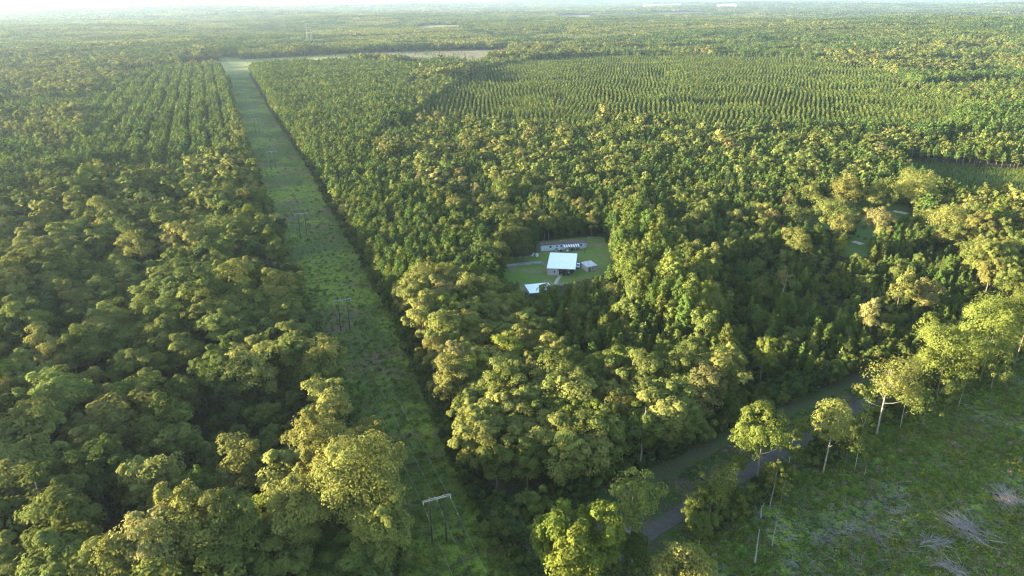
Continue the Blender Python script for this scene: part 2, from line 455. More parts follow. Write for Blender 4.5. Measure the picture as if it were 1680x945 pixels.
ZONES = [
 ('left_gap', [(400, 660), (515, 650), (520, 700), (480, 770), (430, 805), (340, 805), (300, 750), (340, 705)], 6, 5.0, [('broadleaf', 'dark', 3), ('broadleaf', 'mid', 2), ('broadleaf', 'olive', 1), ('bush', 'dark', 2)], 9, 13, None),
 ('left_rows', [(120, 262), (388, 255), (380, 112), (265, 108), (150, 150)], 12, 3.6, [('pine', 'pine mid', 3), ('pine', 'pine bright', 1), ('pine', 'pine dark', .5)], 15, 18, 'lanes'),
 ('near_right', [(655, 470), (760, 450), (870, 505), (900, 560), (1000, 600), (1060, 585), (1190, 580), (1200, 660), (1000, 780), (860, 900), (700, 900)], 14, 7.4, GOLD, 17, 23, None),
 ('edge_pines', [(400, 100), (590, 100), (690, 105), (610, 220), (640, 290), (740, 330), (800, 400), (820, 455), (690, 485), (610, 440), (500, 260)], 12, 4.0, PIN, 13, 16.5, None),
 ('yard_pines', [(1000, 370), (1040, 335), (1110, 380), (1165, 470), (1160, 520), (1100, 505), (1030, 450)], 16, 5.6, [('pine', 'pine bright', 4), ('pine', 'pine mid', 2), ('broadleaf', 'olive', .3)], 15, 22, None),
 ('right_gold', [(1575, 322), (1700, 305), (1900, 300), (1900, 470), (1650, 475), (1600, 430)], 13, 7.4, GOLD + [('pine', 'pine mid', 1)], 13, 18, None),
 ('regrowth', [(1170, 430), (1300, 405), (1430, 425), (1560, 400), (1700, 400), (1900, 420), (1900, 500), (1500, 600), (1200, 720), (1195, 600), (1175, 520)], 5, 3.6, REG, 6, 12, None),
 ('below_yard', [(820, 450), (905, 490), (960, 455), (1030, 455), (1100, 505), (1180, 520), (1195, 590), (1000, 600), (900, 560), (860, 500)], 9, 4.2, [('pine', 'pine bright', 2), ('young', 'pine mid', 3), ('young', 'pine bright', 2), ('broadleaf', 'olive', .8), ('broadleaf', 'golden', .5), ('bush', 'mid', 1)], 9, 13.5, None),
 ('row_plantation_west', [(672, 196), (725, 152), (790, 112), (880, 98), (930, 95), (906, 150), (910, 209), (800, 200)], 7, 4.0, YNG, 7.5, 9.2, -3),
 ('row_plantation_mid', [(920, 95), (1000, 92), (1116, 92), (1157, 216), (1000, 209), (900, 208), (895, 150)], 7, 4.0, YNG, 7.5, 9.2, 9),
 ('row_plantation_east', [(1105, 92), (1280, 95), (1440, 110), (1600, 180), (1520, 219), (1250, 217), (1145, 216)], 7, 4.0, YNG, 7.5, 9.2, 21),
 ('band', [(610, 220), (690, 190), (800, 200), (1250, 215), (1480, 215), (1700, 300), (1700, 420), (1430, 425), (1300, 405), (1170, 430), (1040, 335), (1000, 375), (820, 420), (740, 330)], 10, 4.1, MIX, 10, 14, None),
]
ZW = [(n, poly_at(p, z), s, sp, h0, h1, mode) for n, p, z, s, sp, h0, h1, mode in ZONES]

def grid_points(x0, x1, y0, y1, s, jit, ang=0.0, sy=None):
    sy = sy or s
    cx, cy = (x0 + x1) / 2, (y0 + y1) / 2
    R = math.hypot(x1 - x0, y1 - y0) / 2 + s
    a = np.arange(-R, R, s); b = np.arange(-R, R, sy)
    A, B = np.meshgrid(a, b, indexing='ij')
    A[:, 1::2] += s * .5 * (1 if jit > .2 else 0)
    P = np.stack([A.ravel(), B.ravel()], 1) + rng.uniform(-1, 1, (A.size, 2)) * np.array([s, sy]) * jit
    c, sn = math.cos(ang), math.sin(ang)
    P = np.stack([cx + P[:, 0] * c - P[:, 1] * sn, cy + P[:, 0] * sn + P[:, 1] * c], 1)
    m = (P[:, 0] > x0) & (P[:, 0] < x1) & (P[:, 1] > y0) & (P[:, 1] < y1)
    return P[m]

def in_view(P, pad=60.0):
    """ground in (or a bit around) the camera's view, wider on the left where shadows come from"""
    x, y = P[:, 0], P[:, 1]
    return (y > 75) & (x < .80 * y + 45 + pad) & (x > -.80 * y - 45 - pad)

TREES = []     # x, y, species idx, tone, height, zone
SPN = ['broadleaf', 'pine', 'young', 'bush']
TN = list(TONE_COL)
def emit(P, mix, h0, h1, zone, hn=.30, big=1.0):
    n = len(P)
    if n == 0: return
    w = np.array([m[2] for m in mix], float); w /= w.sum()
    # species and tones gather in patches
    pick = rng.choice(len(mix), n, p=w)
    sp = np.array([SPN.index(m[0]) for m in mix])[pick]; tn = np.array([TN.index(m[1]) for m in mix])[pick]
    nz = vnoise(P[:, 0], P[:, 1], 26, 3) * .6 + vnoise(P[:, 0], P[:, 1], 11, 5) * .4
    h = h0 + (h1 - h0) * np.clip(nz * 1.3 - .15 + rng.normal(0, .18, n), -.25, 1.2)
    h = np.where((sp == 3), h * .55, h)
    h = np.where((sp == 0) & (h0 < 14) & (h0 > 9.5), h * 1.25, h) * rng.uniform(.85, 1.13, n)
    TREES.append(np.stack([P[:, 0], P[:, 1], sp, tn, h, np.full(n, zone)], 1))

taken = []
for zi, (nm, poly, s, mix, h0, h1, mode) in enumerate(ZW):
    x0, y0 = poly.min(0); x1, y1 = poly.max(0)
    if isinstance(mode, int): P = grid_points(x0, x1, y0, y1, 4.9, .12, math.radians(-mode), 3.2); P = P + (np.stack([vnoise(P[:, 0], P[:, 1], 45, 81), vnoise(P[:, 0], P[:, 1], 45, 83)], 1) - .5) * 7
    elif mode == 'lanes': P = grid_points(x0, x1, y0, y1, 3.4, .18, math.atan(-LK), 3.4)
    else: P = grid_points(x0, x1, y0, y1, s, .42)
    m = inside(P, poly) & in_view(P) & ~blocked(P)
    for t in taken: m &= ~inside(P, t)
    P = P[m]
    if mode == 'lanes':
        o = off(P[:, 0], P[:, 1]); P = P[((o + 3 * vnoise(P[:, 0], P[:, 1], 30, 8)) % 15.0) > 4.3]
    if isinstance(mode, int):
        P = P[(vnoise(P[:, 0], P[:, 1], 60, 9) > .12) & (rng.random(len(P)) > .07)]
    taken.append(poly)
    emit(P, mix, h0, h1, zi)
    if nm in ('band', 'edge_pines', 'regrowth', 'below_yard'):      # big round crowns standing among the pines
        B = grid_points(x0, x1, y0, y1, 19 if nm == 'band' else 24, .5)
        m = inside(B, poly) & in_view(B) & ~blocked(B)
        for t in taken[:-1]: m &= ~inside(B, t)
        B = B[m]; B = B[vnoise(B[:, 0], B[:, 1], 70, 15) > (.40 if nm == 'band' else .52)]
        emit(B, [('broadleaf', 'golden', 2), ('broadleaf', 'olive', 3.5), ('broadleaf', 'tan', .4), ('broadleaf', 'mid', 1)], 12 if nm == 'band' else 10, 17 if nm == 'band' else 14, 29)
def rest(P, lo, hi):
    d = np.hypot(P[:, 0], P[:, 1])
    m = in_view(P) & (d > lo) & (d < hi) & ~blocked(P)
    for t in taken: m &= ~inside(P, t)
    return P[m]
# left wood
P = rest(grid_points(-460, 0, 75, 520, 10.4, .47), 0, 520); o = off(P[:, 0], P[:, 1]); P = P[o < 0]
emit(P, BLM, 14, 27, 20)
P = rest(grid_points(-460, 0, 75, 520, 9.0, .45), 0, 520); o = off(P[:, 0], P[:, 1]); P = P[o < 0]
emit(P, [('broadleaf', 'mid', 3), ('broadleaf', 'dark', 3), ('broadleaf', 'olive', 1.5)], 8, 12, 26)
# right of the line, near
P = rest(grid_points(-100, 480, 75, 560, 5.2, .42), 0, 520); o = off(P[:, 0], P[:, 1]); P = P[o > 0]
emit(P, MIX + [('broadleaf', 'olive', 1.2), ('broadleaf', 'golden', .8)], 12, 17, 21)
# middle distance: a mosaic of stands
def stands(P, zone, left):
    n1 = vnoise(P[:, 0], P[:, 1], 130, 71) * .65 + vnoise(P[:, 0], P[:, 1], 55, 73) * .35
    a = n1 < .37; b = n1 > (.50 if left else .66); c = ~a & ~b
    emit(P[a], [('pine', 'pine mid', 3), ('pine', 'pine dark', 2), ('pine', 'pine bright', .6)], 16, 20, zone)
    emit(P[b], BLM, 13, 20, zone)
    emit(P[c], [('pine', 'pine bright', 2), ('pine', 'pine mid', 3), ('broadleaf', 'olive', .4), ('broadleaf', 'golden', .2)], 10, 15, zone)
P = rest(grid_points(-1500, 1500, 300, 1000, 5.4, .42), 520, 1000)
o = off(P[:, 0], P[:, 1]); L_ = o < 0
stands(P[L_], 22, True); stands(P[~L_], 23, False)
P = rest(grid_points(-1700, 1700, 400, 1900, 6.6, .42), 1000, 1900)
o = off(P[:, 0], P[:, 1]); L_ = o < 0
stands(P[L_], 24, True); stands(P[~L_], 25, False)
# low planting in the shaded field, bushes in the meadow, saplings along the road
P = grid_points(SHADEFIELD[:, 0].min(), SHADEFIELD[:, 0].max(), SHADEFIELD[:, 1].min(), SHADEFIELD[:, 1].max(), 3.0, .2, .4, 2.4); P = P[inside(P, SHADEFIELD) & in_view(P)]
emit(P, [('young', 'pine mid', 2), ('young', 'pine bright', 1.5)], 2.2, 3.4, 27)
P = grid_points(MEADOW[:, 0].min(), MEADOW[:, 0].max(), MEADOW[:, 1].min(), MEADOW[:, 1].max(), 5.5, .5); P = P[inside(P, MEADOW) & (rng.random(len(P)) < .75)]
emit(P, [('bush', 'mid', 2), ('bush', 'dark', 1), ('bush', 'olive', 2), ('broadleaf', 'olive', .5), ('young', 'pine mid', 1)], 5, 11, 27)
for pl, sp_ in ((FARCLEAR, 17.0), (FARSTRIP, 22.0)):
    P = grid_points(pl[:, 0].min(), pl[:, 0].max(), pl[:, 1].min(), pl[:, 1].max(), sp_, .5); P = P[inside(P, pl) & (vnoise(P[:, 0], P[:, 1], 60, 91) > .5) & (np.abs(off(P[:, 0], P[:, 1])) > 30)]
    emit(P, [('bush', 'olive', 2), ('bush', 'tan', 1), ('young', 'pine mid', 1)], 4, 8, 27)
rp = []
for a, b in zip(ROAD[1:-1], ROAD[2:]):
    d = (b - a) / np.linalg.norm(b - a); n = int(np.linalg.norm(b - a) / .95)
    q = a + (b - a) * rng.random(n)[:, None] + np.array([d[1], -d[0]]) * rng.uniform(3.6, 11.5, n)[:, None]
    rp.append(q)
rp = np.concatenate(rp); rp = rp[in_view(rp, 10) & (rng.random(len(rp)) < .95)]
emit(rp, [('bush', 'mid', 3), ('bush', 'olive', 2), ('bush', 'dark', 1), ('broadleaf', 'mid', .8), ('broadleaf', 'olive', .6)], 5.5, 13, 28)
T = np.concatenate(TREES)
def clear_windows(T):
    keep = np.ones(len(T), bool)
    R = np.where(T[:, 2] == 0, T[:, 4] * .27, T[:, 4] * .17)
    for fz, fr_ in ((1.0, 0), (.85, 0), (.8, .8), (.8, -.8), (.55, .9), (.55, -.9), (.55, 0), (.3, 0)):
        u, v, w_ = project(T[:, 0] + R * fr_, T[:, 1], T[:, 4] * fz)
        q = np.stack([u, v], 1)
        for poly in [SEEN_YARD, SEEN_LINE] + SEEN_MEADOW + SEEN_ROAD: keep &= ~inside(q, poly)
    return keep
T = T[clear_windows(T)]
Z_LEFT, Z_RIGHT = 20, 21
# taller on the clearing's edges, and the tall wall of pines behind the shaded field
z_ = hills(T[:, 0], T[:, 1])

# shrubs along both sides of the clearing
yy = np.arange(118, 760, 1.25)
sh = []
for k in range(2):
    y = yy + rng.uniform(-.6, .6, len(yy)); o = grass_right(y) + rng.uniform(0, 5.5, len(y))
    xx = LX + LK * y + o / LN
    sh.append(np.stack([xx, y], 1))
y = yy[::2] + rng.uniform(-.6, .6, len(yy[::2])); o = grass_left(y) - rng.uniform(-1, 3, len(y)); sh.append(np.stack([LX + LK * y + o / LN, y], 1))
# brush on the verge and by the clear-cut
fr = []
for a, b in zip(FRONT[:-2], FRONT[1:-1]):
    n = int(np.linalg.norm(b - a) / .9)
    t = rng.random(n)[:, None]; fr.append(a + (b - a) * t + rng.normal(0, 1.3, (n, 2)) + np.array([-.6, 1.2]))
sh = np.concatenate(sh + fr)
sh = sh[in_view(sh, 10)]
S = np.stack([sh[:, 0], sh[:, 1], np.full(len(sh), 3), rng.choice([TN.index('mid'), TN.index('dark'), TN.index('olive')], len(sh), p=[.45, .4, .15]), rng.uniform(2.0, 5.2, len(sh)) * np.where(dist_line(sh, FRONT)[0] < 5, 1.55, 1.0), np.full(len(sh), 30)], 1)
T = np.concatenate([T, S[clear_windows(S)]])
WF = rng.uniform(.88, 1.15, len(T)) * np.where((T[:, 5] == 20) & (T[:, 2] == 0), 1.32, 1.0) * np.where((T[:, 5] == 26), 1.1, 1.0) * np.where((T[:, 5] == 2) & (T[:, 2] == 0), 1.25, 1.0) * np.where(T[:, 5] == 29, 1.3, 1.0)

# ------------------------------------------------------------------ individual trees and the rest
dist = np.hypot(T[:, 0], T[:, 1])
zb = hills(T[:, 0], T[:, 1])
pu, pv, pw = project(T[:, 0], T[:, 1], zb + T[:, 4] * .8)
infr = (pu > 4) & (pu < 1676) & (pv > 4) & (pv < 941) & (pw > 10)
variant = rng.integers(0, 1000, len(T))
rotz = rng.uniform(0, 6.283, len(T))
size = np.array([[p['h'] for p in PROTO[s]] for s in SPN], dtype=object)
single = np.zeros(len(T), bool)
for si in range(4):
    idx = np.nonzero((T[:, 2] == si) & infr)[0]
    idx = idx[np.argsort(-(T[idx, 4] / pw[idx]))][:285 if si != 3 else 200]
    single[idx] = True

WORDS = {'golden': 'golden', 'olive': 'olive green', 'mid': 'mid green', 'dark': 'dark green', 'tan': 'tan', 'lime': 'lime green',
         'pine bright': 'bright green', 'pine mid': 'mid green', 'pine dark': 'dark green'}
KIND_NAME = ['broadleaf_tree', 'pine_tree', 'young_pine', 'shrub']
KIND_WORD = ['broadleaf tree', 'pine', 'young pine', 'shrub']
KIND_CAT = ['tree', 'pine', 'young pine', 'shrub']

def place_words(x, y, u, v, zone):
    o = float(off(x, y))
    P1 = np.array([[x, y]])
    col = ['far left', 'left', 'centre', 'right', 'far right'][min(4, max(0, int(u / 336)))]
    if o < 0:
        near = o > float(grass_left(y)) - 9
        if near:
            k = int(np.clip(round((math.hypot(x, y) - 135) / 128), 0, 5))
            lv = ['nearest', 'second', 'third', 'fourth', 'fifth', 'sixth'][k]
            return f'on the left edge of the mown clearing by the {lv} power pole'
        return f'in the wood left of the clearing'
    if o < float(grass_right(y)) + 11:
        k = int(np.clip(round((math.hypot(x, y) - 135) / 128), 0, 5))
        lv = ['nearest', 'second', 'third', 'fourth', 'fifth', 'sixth'][k]
        return f'on the right edge of the mown clearing by the {lv} power pole'
    dl, _ = dist_line(P1, FRONT)
    if dl[0] < 12: return 'at the wood edge facing the paved road'
    d = math.hypot(x - 27, y - 330)
    if d < 48:
        side = 'behind' if y > 352 else ('in front of' if y < 312 else ('left of' if x < 20 else 'right of'))
        return f'{side} the white roofed barn'
    if zone == 5: return 'in the regrowth behind the paved road'
    if x > 150: return 'beyond the grassy meadow'
    if y > 350: return 'in the wood behind the mobile home'
    return 'in the wood between the clearing and the road'

ORD = ['tallest', 'second tallest', 'third tallest', 'fourth tallest', 'fifth tallest', 'sixth tallest', 'seventh tallest', 'eighth tallest', 'ninth tallest', 'tenth tallest']
idxs = np.nonzero(single)[0]
def frame_words(u, v):
    c = ['left edge', 'left', 'left of centre', 'centre', 'right of centre', 'right', 'right edge'][int(np.clip(u // 240, 0, 6))]
    r_ = ['top', 'upper', 'middle', 'lower', 'bottom'][int(np.clip(v // 189, 0, 4))]
    return c, r_
cells = {}
for i in idxs:
    w = place_words(T[i, 0], T[i, 1], pu[i], pv[i], T[i, 5])
    key = (int(T[i, 2]), int(T[i, 3]), w)
    cells.setdefault(key, []).append(i)
# where a description is shared by many, the trees are told apart by their height order inside a small patch of the picture
LABEL = {}
for (si, ti, w), L0 in cells.items():
    base = f'{WORDS[TN[ti]]} {KIND_WORD[si]} {w}'
    if len(L0) <= 8: groups = {None: L0}
    else:
        groups = {}
        for i in L0: groups.setdefault(frame_words(pu[i], pv[i]), []).append(i)
    for g, LL in groups.items():
        LL = sorted(LL, key=lambda i: -T[i, 4])
        tail = '' if g is None else f', {g[1]} {g[0]} of photo'
        for k, i in enumerate(LL):
            if len(LL) == 1: lab = base + tail
            elif k < 10: lab = f'{ORD[k]} {base}{tail}'
            else: lab = f'low {base}{tail}'
            LABEL[i] = lab
def short(lab):
    lab = lab.replace('standing ', '')
    for a, b in ((' of photo', ''), ('mown clearing', 'clearing'), ('white roofed ', 'white '), ('on the ', 'on '), ('in the ', 'in '), ('by the ', 'by '), ('at the ', 'at '), (' the ', ' '), (' mown', ''), (' facing paved road', ' facing road'), (', ', ' '), (' of centre', '')):
        if len(lab.split()) <= 16: break
        lab = lab.replace(a, b)
    return lab
GROUPS = ['broadleaf trees of the forest', 'pines of the forest', 'young pines of the forest', 'shrubs along the clearing and road']
for i in idxs:
    x, y, si, ti, h, zone = T[i]; si = int(si); ti = int(ti)
    vi = variant[i] % len(PROTO[SPN[si]]); p = PROTO[SPN[si]][vi]
    root = thing(KIND_NAME[si], short(LABEL[i]), KIND_CAT[si], (x, y, float(zb[i])), rotz[i], GROUPS[si])
    k = h / p['h']; kx = k * (1 + .22 * (1 - min(k, 1.3))) if si == 0 else k
    kx = max(kx, .75 * k) * float(WF[i]); root.scale = (kx, kx, k)
    link('trunk', p['trunk'], root)
    link('crown', toned(SPN[si], vi, 'crown', TN[ti]), root)

# ---- the rest of each kind: one object that draws copies of hidden prototypes
def proto_collection(name, meshes):
    c = bpy.data.collections.new(name)
    for k, parts in enumerate(meshes):
        o = bpy.data.objects.new(f'{name}_{k:03d}', parts); c.objects.link(o)
    return c

def join_mesh(name, a, b):
    """crown a + trunk b as one mesh"""
    va = np.empty(len(a.vertices) * 3, np.float32); a.vertices.foreach_get('co', va)
    vb = np.empty(len(b.vertices) * 3, np.float32); b.vertices.foreach_get('co', vb)
    fa = [tuple(p.vertices) for p in a.polygons]; na = len(a.vertices)
    fb = [tuple(v + na for v in p.vertices) for p in b.polygons]
    t = np.empty(len(a.polygons), np.float32); a.attributes['tone'].data.foreach_get('value', t)
    return mesh_from(name, np.concatenate([va, vb]).reshape(-1, 3), fa + fb, [a.materials[0], b.materials[0]],
                     [0] * len(fa) + [1] * len(fb), np.concatenate([t, np.full(len(fb), .5)]))

def scatter(name, pts, rot, scl, idx, coll, label, cat):
    me = bpy.data.meshes.new(name)
    n = len(pts)
    me.vertices.add(n); me.vertices.foreach_set('co', np.asarray(pts, np.float32).reshape(-1))
    a = me.attributes.new('rot', 'FLOAT_VECTOR', 'POINT'); a.data.foreach_set('vector', np.asarray(rot, np.float32).reshape(-1))
    a = me.attributes.new('scl', 'FLOAT_VECTOR', 'POINT'); a.data.foreach_set('vector', np.asarray(scl, np.float32).reshape(-1))
    a = me.attributes.new('idx', 'INT', 'POINT'); a.data.foreach_set('value', np.asarray(idx, np.int32))
    o = link(name, me); tag(o, label, cat, kind='stuff')
    ng = bpy.data.node_groups.new(name + '_scatter', 'GeometryNodeTree')
    ng.interface.new_socket('Geometry', in_out='INPUT', socket_type='NodeSocketGeometry')
    ng.interface.new_socket('Geometry', in_out='OUTPUT', socket_type='NodeSocketGeometry')
    N, L = ng.nodes, ng.links
    gi = N.new('NodeGroupInput'); go = N.new('NodeGroupOutput')
    ci = N.new('GeometryNodeCollectionInfo'); ci.inputs['Collection'].default_value = coll
    ci.inputs['Separate Children'].default_value = True; ci.inputs['Reset Children'].default_value = True
    ip = N.new('GeometryNodeInstanceOnPoints'); ip.inputs['Pick Instance'].default_value = True
    def attr(nm, ty):
        q = N.new('GeometryNodeInputNamedAttribute'); q.data_type = ty; q.inputs['Name'].default_value = nm
        return next(s for s in q.outputs if s.enabled and s.name == 'Attribute')
    L.new(gi.outputs[0], ip.inputs['Points']); L.new(ci.outputs[0], ip.inputs['Instance'])
    L.new(attr('idx', 'INT'), ip.inputs['Instance Index'])
    L.new(attr('rot', 'FLOAT_VECTOR'), ip.inputs['Rotation']); L.new(attr('scl', 'FLOAT_VECTOR'), ip.inputs['Scale'])
    L.new(ip.outputs[0], go.inputs[0])
    md = o.modifiers.new('scatter', 'NODES'); md.node_group = ng
    return o

STUFF = ['broadleaf_woods', 'pine_woods', 'young_pine_woods', 'undergrowth']
STUFF_LAB = ['broadleaf trees filling the forest behind the nearest ones', 'pines filling the forest into the distance', 'rows and thickets of young pines in the plantation', 'low bushes growing along the clearing and under the trees']
for si in range(4):
    ii = np.nonzero((T[:, 2] == si) & ~single)[0]
    protos = []; key = {}
    hi = dist[ii] < 430
    col = np.zeros(len(ii), int)
    for q, i in enumerate(ii):
        vi = variant[i] % len(PROTO[SPN[si]])
        k = (vi, bool(hi[q]), int(T[i, 3]))
        if k not in key:
            key[k] = len(protos)
            cr = toned(SPN[si], vi, 'crown' if hi[q] else 'low', TN[int(T[i, 3])])
            protos.append(join_mesh(f'{SPN[si]}_{len(protos)}', cr, PROTO[SPN[si]][vi]['trunk']) if (hi[q] or si == 1) else cr)
        col[q] = key[k]
    coll = proto_collection(STUFF[si] + '_kinds', protos)
    ph = np.array([p['h'] for p in PROTO[SPN[si]]])[variant[ii] % len(PROTO[SPN[si]])]
    k = T[ii, 4] / ph
    kx = np.where(si == 0, np.maximum(k * (1 + .22 * (1 - np.minimum(k, 1.3))), .75 * k), k)
    far = dist[ii] > 1000
    kx = np.where(far, kx * 1.25, kx) * WF[ii]
    scatter(STUFF[si], np.stack([T[ii, 0], T[ii, 1], zb[ii]], 1), np.stack([rng.normal(0, .03, len(ii)), rng.normal(0, .03, len(ii)), rotz[ii]], 1),
            np.stack([kx, kx, k], 1), col, coll, STUFF_LAB[si], 'woods')

# ---- the far woods: groves of trees as tiles
def grove(seed, mat, n=26, R=17.0, pine=False):
    r = np.random.default_rng(seed)
    C = []; Nn = []; Tn = []
    for k in range(n):
        a = r.uniform(0, 6.283); q = R * math.sqrt(r.random())
        h = r.uniform(11, 18); cr = r.uniform(2.0, 3.2) if pine else r.uniform(3.0, 5.2)
        m = 34
        d = dirs(m, r); d[:, 2] = np.abs(d[:, 2]) * 1.1 - .25
        zs = (3.4 if pine else 1.2)
        C.append(np.array([math.cos(a) * q, math.sin(a) * q, h - cr * zs * .9]) + d * cr * np.array([1, 1, zs]) * r.uniform(.75, 1.05, (m, 1)))
        Nn.append(d + np.array([0, 0, .3])); Tn.append(np.clip(.5 + r.normal(0, .25) + r.normal(0, .12, m), 0, 1))
    return quad_mesh('grove', leaves(np.concatenate(C), np.concatenate(Nn), 1.25, 1.7, r, .4), np.concatenate(Tn), mat)
gm = [grove(900 + k, M[t], pine=p) for k, (t, p) in enumerate([('olive', False), ('mid', False), ('pine mid', True), ('pine mid', True), ('pine dark', True), ('golden', False), ('dark', False), ('tan', False)])]
gc = proto_collection('grove_kinds', gm)
P1 = grid_points(-4400, 4400, 600, 5200, 21, .4); d = np.hypot(P1[:, 0], P1[:, 1]); P1 = P1[(d > 1895) & (d < 5200) & in_view(P1, 100)]
P2 = grid_points(-12000, 12000, 1500, 13500, 62, .42); d = np.hypot(P2[:, 0], P2[:, 1]); P2 = P2[(d > 5200) & (d < 13500) & in_view(P2, 100)]
P3 = grid_points(-21000, 21000, 4000, 24000, 150, .42); d = np.hypot(P3[:, 0], P3[:, 1]); P3 = P3[(d > 13500) & (d < 23500) & in_view(P3, 100)]
def edge_ok(P, rad):
    ok = ~blocked(P)
    for a in range(4): ok &= ~blocked(P + rad * np.array([math.cos(a * 1.571), math.sin(a * 1.571)]))
    return ok
P1 = P1[edge_ok(P1, 13)]
big = vnoise(P2[:, 0], P2[:, 1], 420, 21)
P2 = P2[(big < .80) & ~blocked(P2)]
PA = np.concatenate([P1, P2, P3])
kA = np.concatenate([np.full(len(P1), 1.0), np.full(len(P2), 2.9), np.full(len(P3), 6.5)])
kz = np.concatenate([np.full(len(P1), 1.0), np.full(len(P2), 1.15), np.full(len(P3), 1.4)]) * (0.6 + .8 * np.round(vnoise(PA[:, 0], PA[:, 1], 230, 2) * 3) / 3)
pn = vnoise(PA[:, 0], PA[:, 1], 330, 31) * .7 + vnoise(PA[:, 0], PA[:, 1], 120, 33) * .3
ti = np.where(pn < .36, rng.choice([0, 1, 5, 7], len(PA), p=[.4, .35, .15, .1]), np.where(pn < .62, rng.choice([2, 3, 4, 1], len(PA), p=[.2, .2, .5, .1]), rng.choice([0, 1, 6, 2], len(PA))))
scatter('far_forest', np.stack([PA[:, 0], PA[:, 1], hills(PA[:, 0], PA[:, 1])], 1), np.stack([np.zeros(len(PA)), np.zeros(len(PA)), rng.uniform(0, 6.28, len(PA))], 1),
        np.stack([kA, kA, kz], 1), ti, gc, 'hazy forest reaching to the horizon', 'forest')

# ------------------------------------------------------------------ ground and sheets
def polar_ground():
    rad = [0, 40, 80, 120, 180, 260, 360, 480, 640, 820]
    while rad[-1] < 24000: rad.append(rad[-1] * 1.085)
    n = 180
    V = [(0, 0, 0)]; F = []
    for r_ in rad[1:]:
        for k in range(n):
            a = 2 * math.pi * k / n; x, y = r_ * math.sin(a), r_ * math.cos(a)
            V.append((x, y, float(hills(x, y))))
    for k in range(n): F.append((0, 1 + (k + 1) % n, 1 + k))
    for i in range(len(rad) - 2):
        a = 1 + i * n; b = a + n
        for k in range(n): F.append((a + k, a + (k + 1) % n, b + (k + 1) % n, b + k))
    return mesh_from('ground', V, F, [ground_mat('forest_floor', [((.045, .055, .02), .06, .5, .12, 1), ((.075, .06, .04), .15, .56, .06, 2)], (.035, .04, .018))], smooth=True)
tag(link('ground', polar_ground()), 'dark leafy forest floor under the trees', None, kind='structure')

def sheet(name, poly, z, cell, mat, label, test=None, jit=.3, soft=0.0):
    x0, y0 = poly.min(0) - cell; x1, y1 = poly.max(0) + cell
    nx = int((x1 - x0) / cell) + 1; ny = int((y1 - y0) / cell) + 1
    X, Y = np.meshgrid(np.linspace(x0, x1, nx), np.linspace(y0, y1, ny), indexing='ij')
    X = X + rng.uniform(-jit, jit, X.shape) * cell; Y = Y + rng.uniform(-jit, jit, Y.shape) * cell
    cx = (X[:-1, :-1] + X[1:, 1:]) / 2; cy = (Y[:-1, :-1] + Y[1:, 1:]) / 2
    C = np.stack([cx.ravel(), cy.ravel()], 1)
    if soft > 0: C = C + (np.stack([vnoise(C[:, 0], C[:, 1], soft * 2, 41), vnoise(C[:, 0], C[:, 1], soft * 2, 43)], 1) - .5) * 2 * soft
    m = (test(C) if test else inside(C, poly)).reshape(nx - 1, ny - 1)
    ids = np.arange(nx * ny).reshape(nx, ny)
    I, J = np.nonzero(m)
    q = np.stack([ids[I, J], ids[I + 1, J], ids[I + 1, J + 1], ids[I, J + 1]], 1)
    used, inv = np.unique(q, return_inverse=True)
    V = np.stack([X.ravel()[used], Y.ravel()[used]], 1)
    V = np.column_stack([V, hills(V[:, 0], V[:, 1]) + z])
    o = link(name, mesh_from(name, V, inv.reshape(q.shape), [mat], smooth=True))
    return tag(o, label, None, kind='structure')

m_cor = ground_mat('clearing_grass', [((.092, .122, .022), .05, .5, .1, 3), ((.165, .200, .022), .020, .52, .06, 5), ((.14, .095, .055), .045, .59, .05, 9), ((.055, .075, .020), .35, .58, .1, 4)], (.075, .100, .022), .45, .6, .6)
cor_poly = np.array([[-40., 60], [60, 60], [60, 100], [-560, 1700], [-760, 1700]])
sheet('mown_clearing', cor_poly, .03, 2.2, m_cor, 'long mown strip of rough grass under the power line',
      lambda C: (off(C[:, 0], C[:, 1]) > grass_left(C[:, 1]) - 2.5) & (off(C[:, 0], C[:, 1]) < grass_right(C[:, 1]) + 3) & (C[:, 1] > 60) & (C[:, 1] < COR_END))
m_verge = ground_mat('verge_soil', [((.045, .07, .02), .09, .48, .08, 2), ((.12, .085, .06), .07, .6, .06, 6)], (.055, .052, .03), .5, .6)
sheet('road_verge', OPEN, .01, 3.0, m_verge, 'grass and bare soil verges beside the paved road', lambda C: inside(C, OPEN) & (C[:, 0] < 520) & (C[:, 1] > 40) & (off(C[:, 0], C[:, 1]) > grass_right(C[:, 1])), soft=2)
m_clear = ground_mat('clearcut_ground', [((.115, .160, .028), .05, .42, .08, 1), ((.190, .250, .022), .035, .52, .05, 7), ((.145, .122, .095), .3, .55, .06, 3), ((.13, .10, .075), .05, .58, .05, 11), ((.04, .065, .025), .55, .54, .06, 5)], (.10, .09, .075), .75, 1.0, 1.0)
sheet('clearcut_field', CLEAR, .05, 2.5, m_clear, 'felled field with regrowing weeds and bleached debris', lambda C: inside(C, CLEAR) & (C[:, 0] < 520) & (C[:, 1] > 40), soft=3)
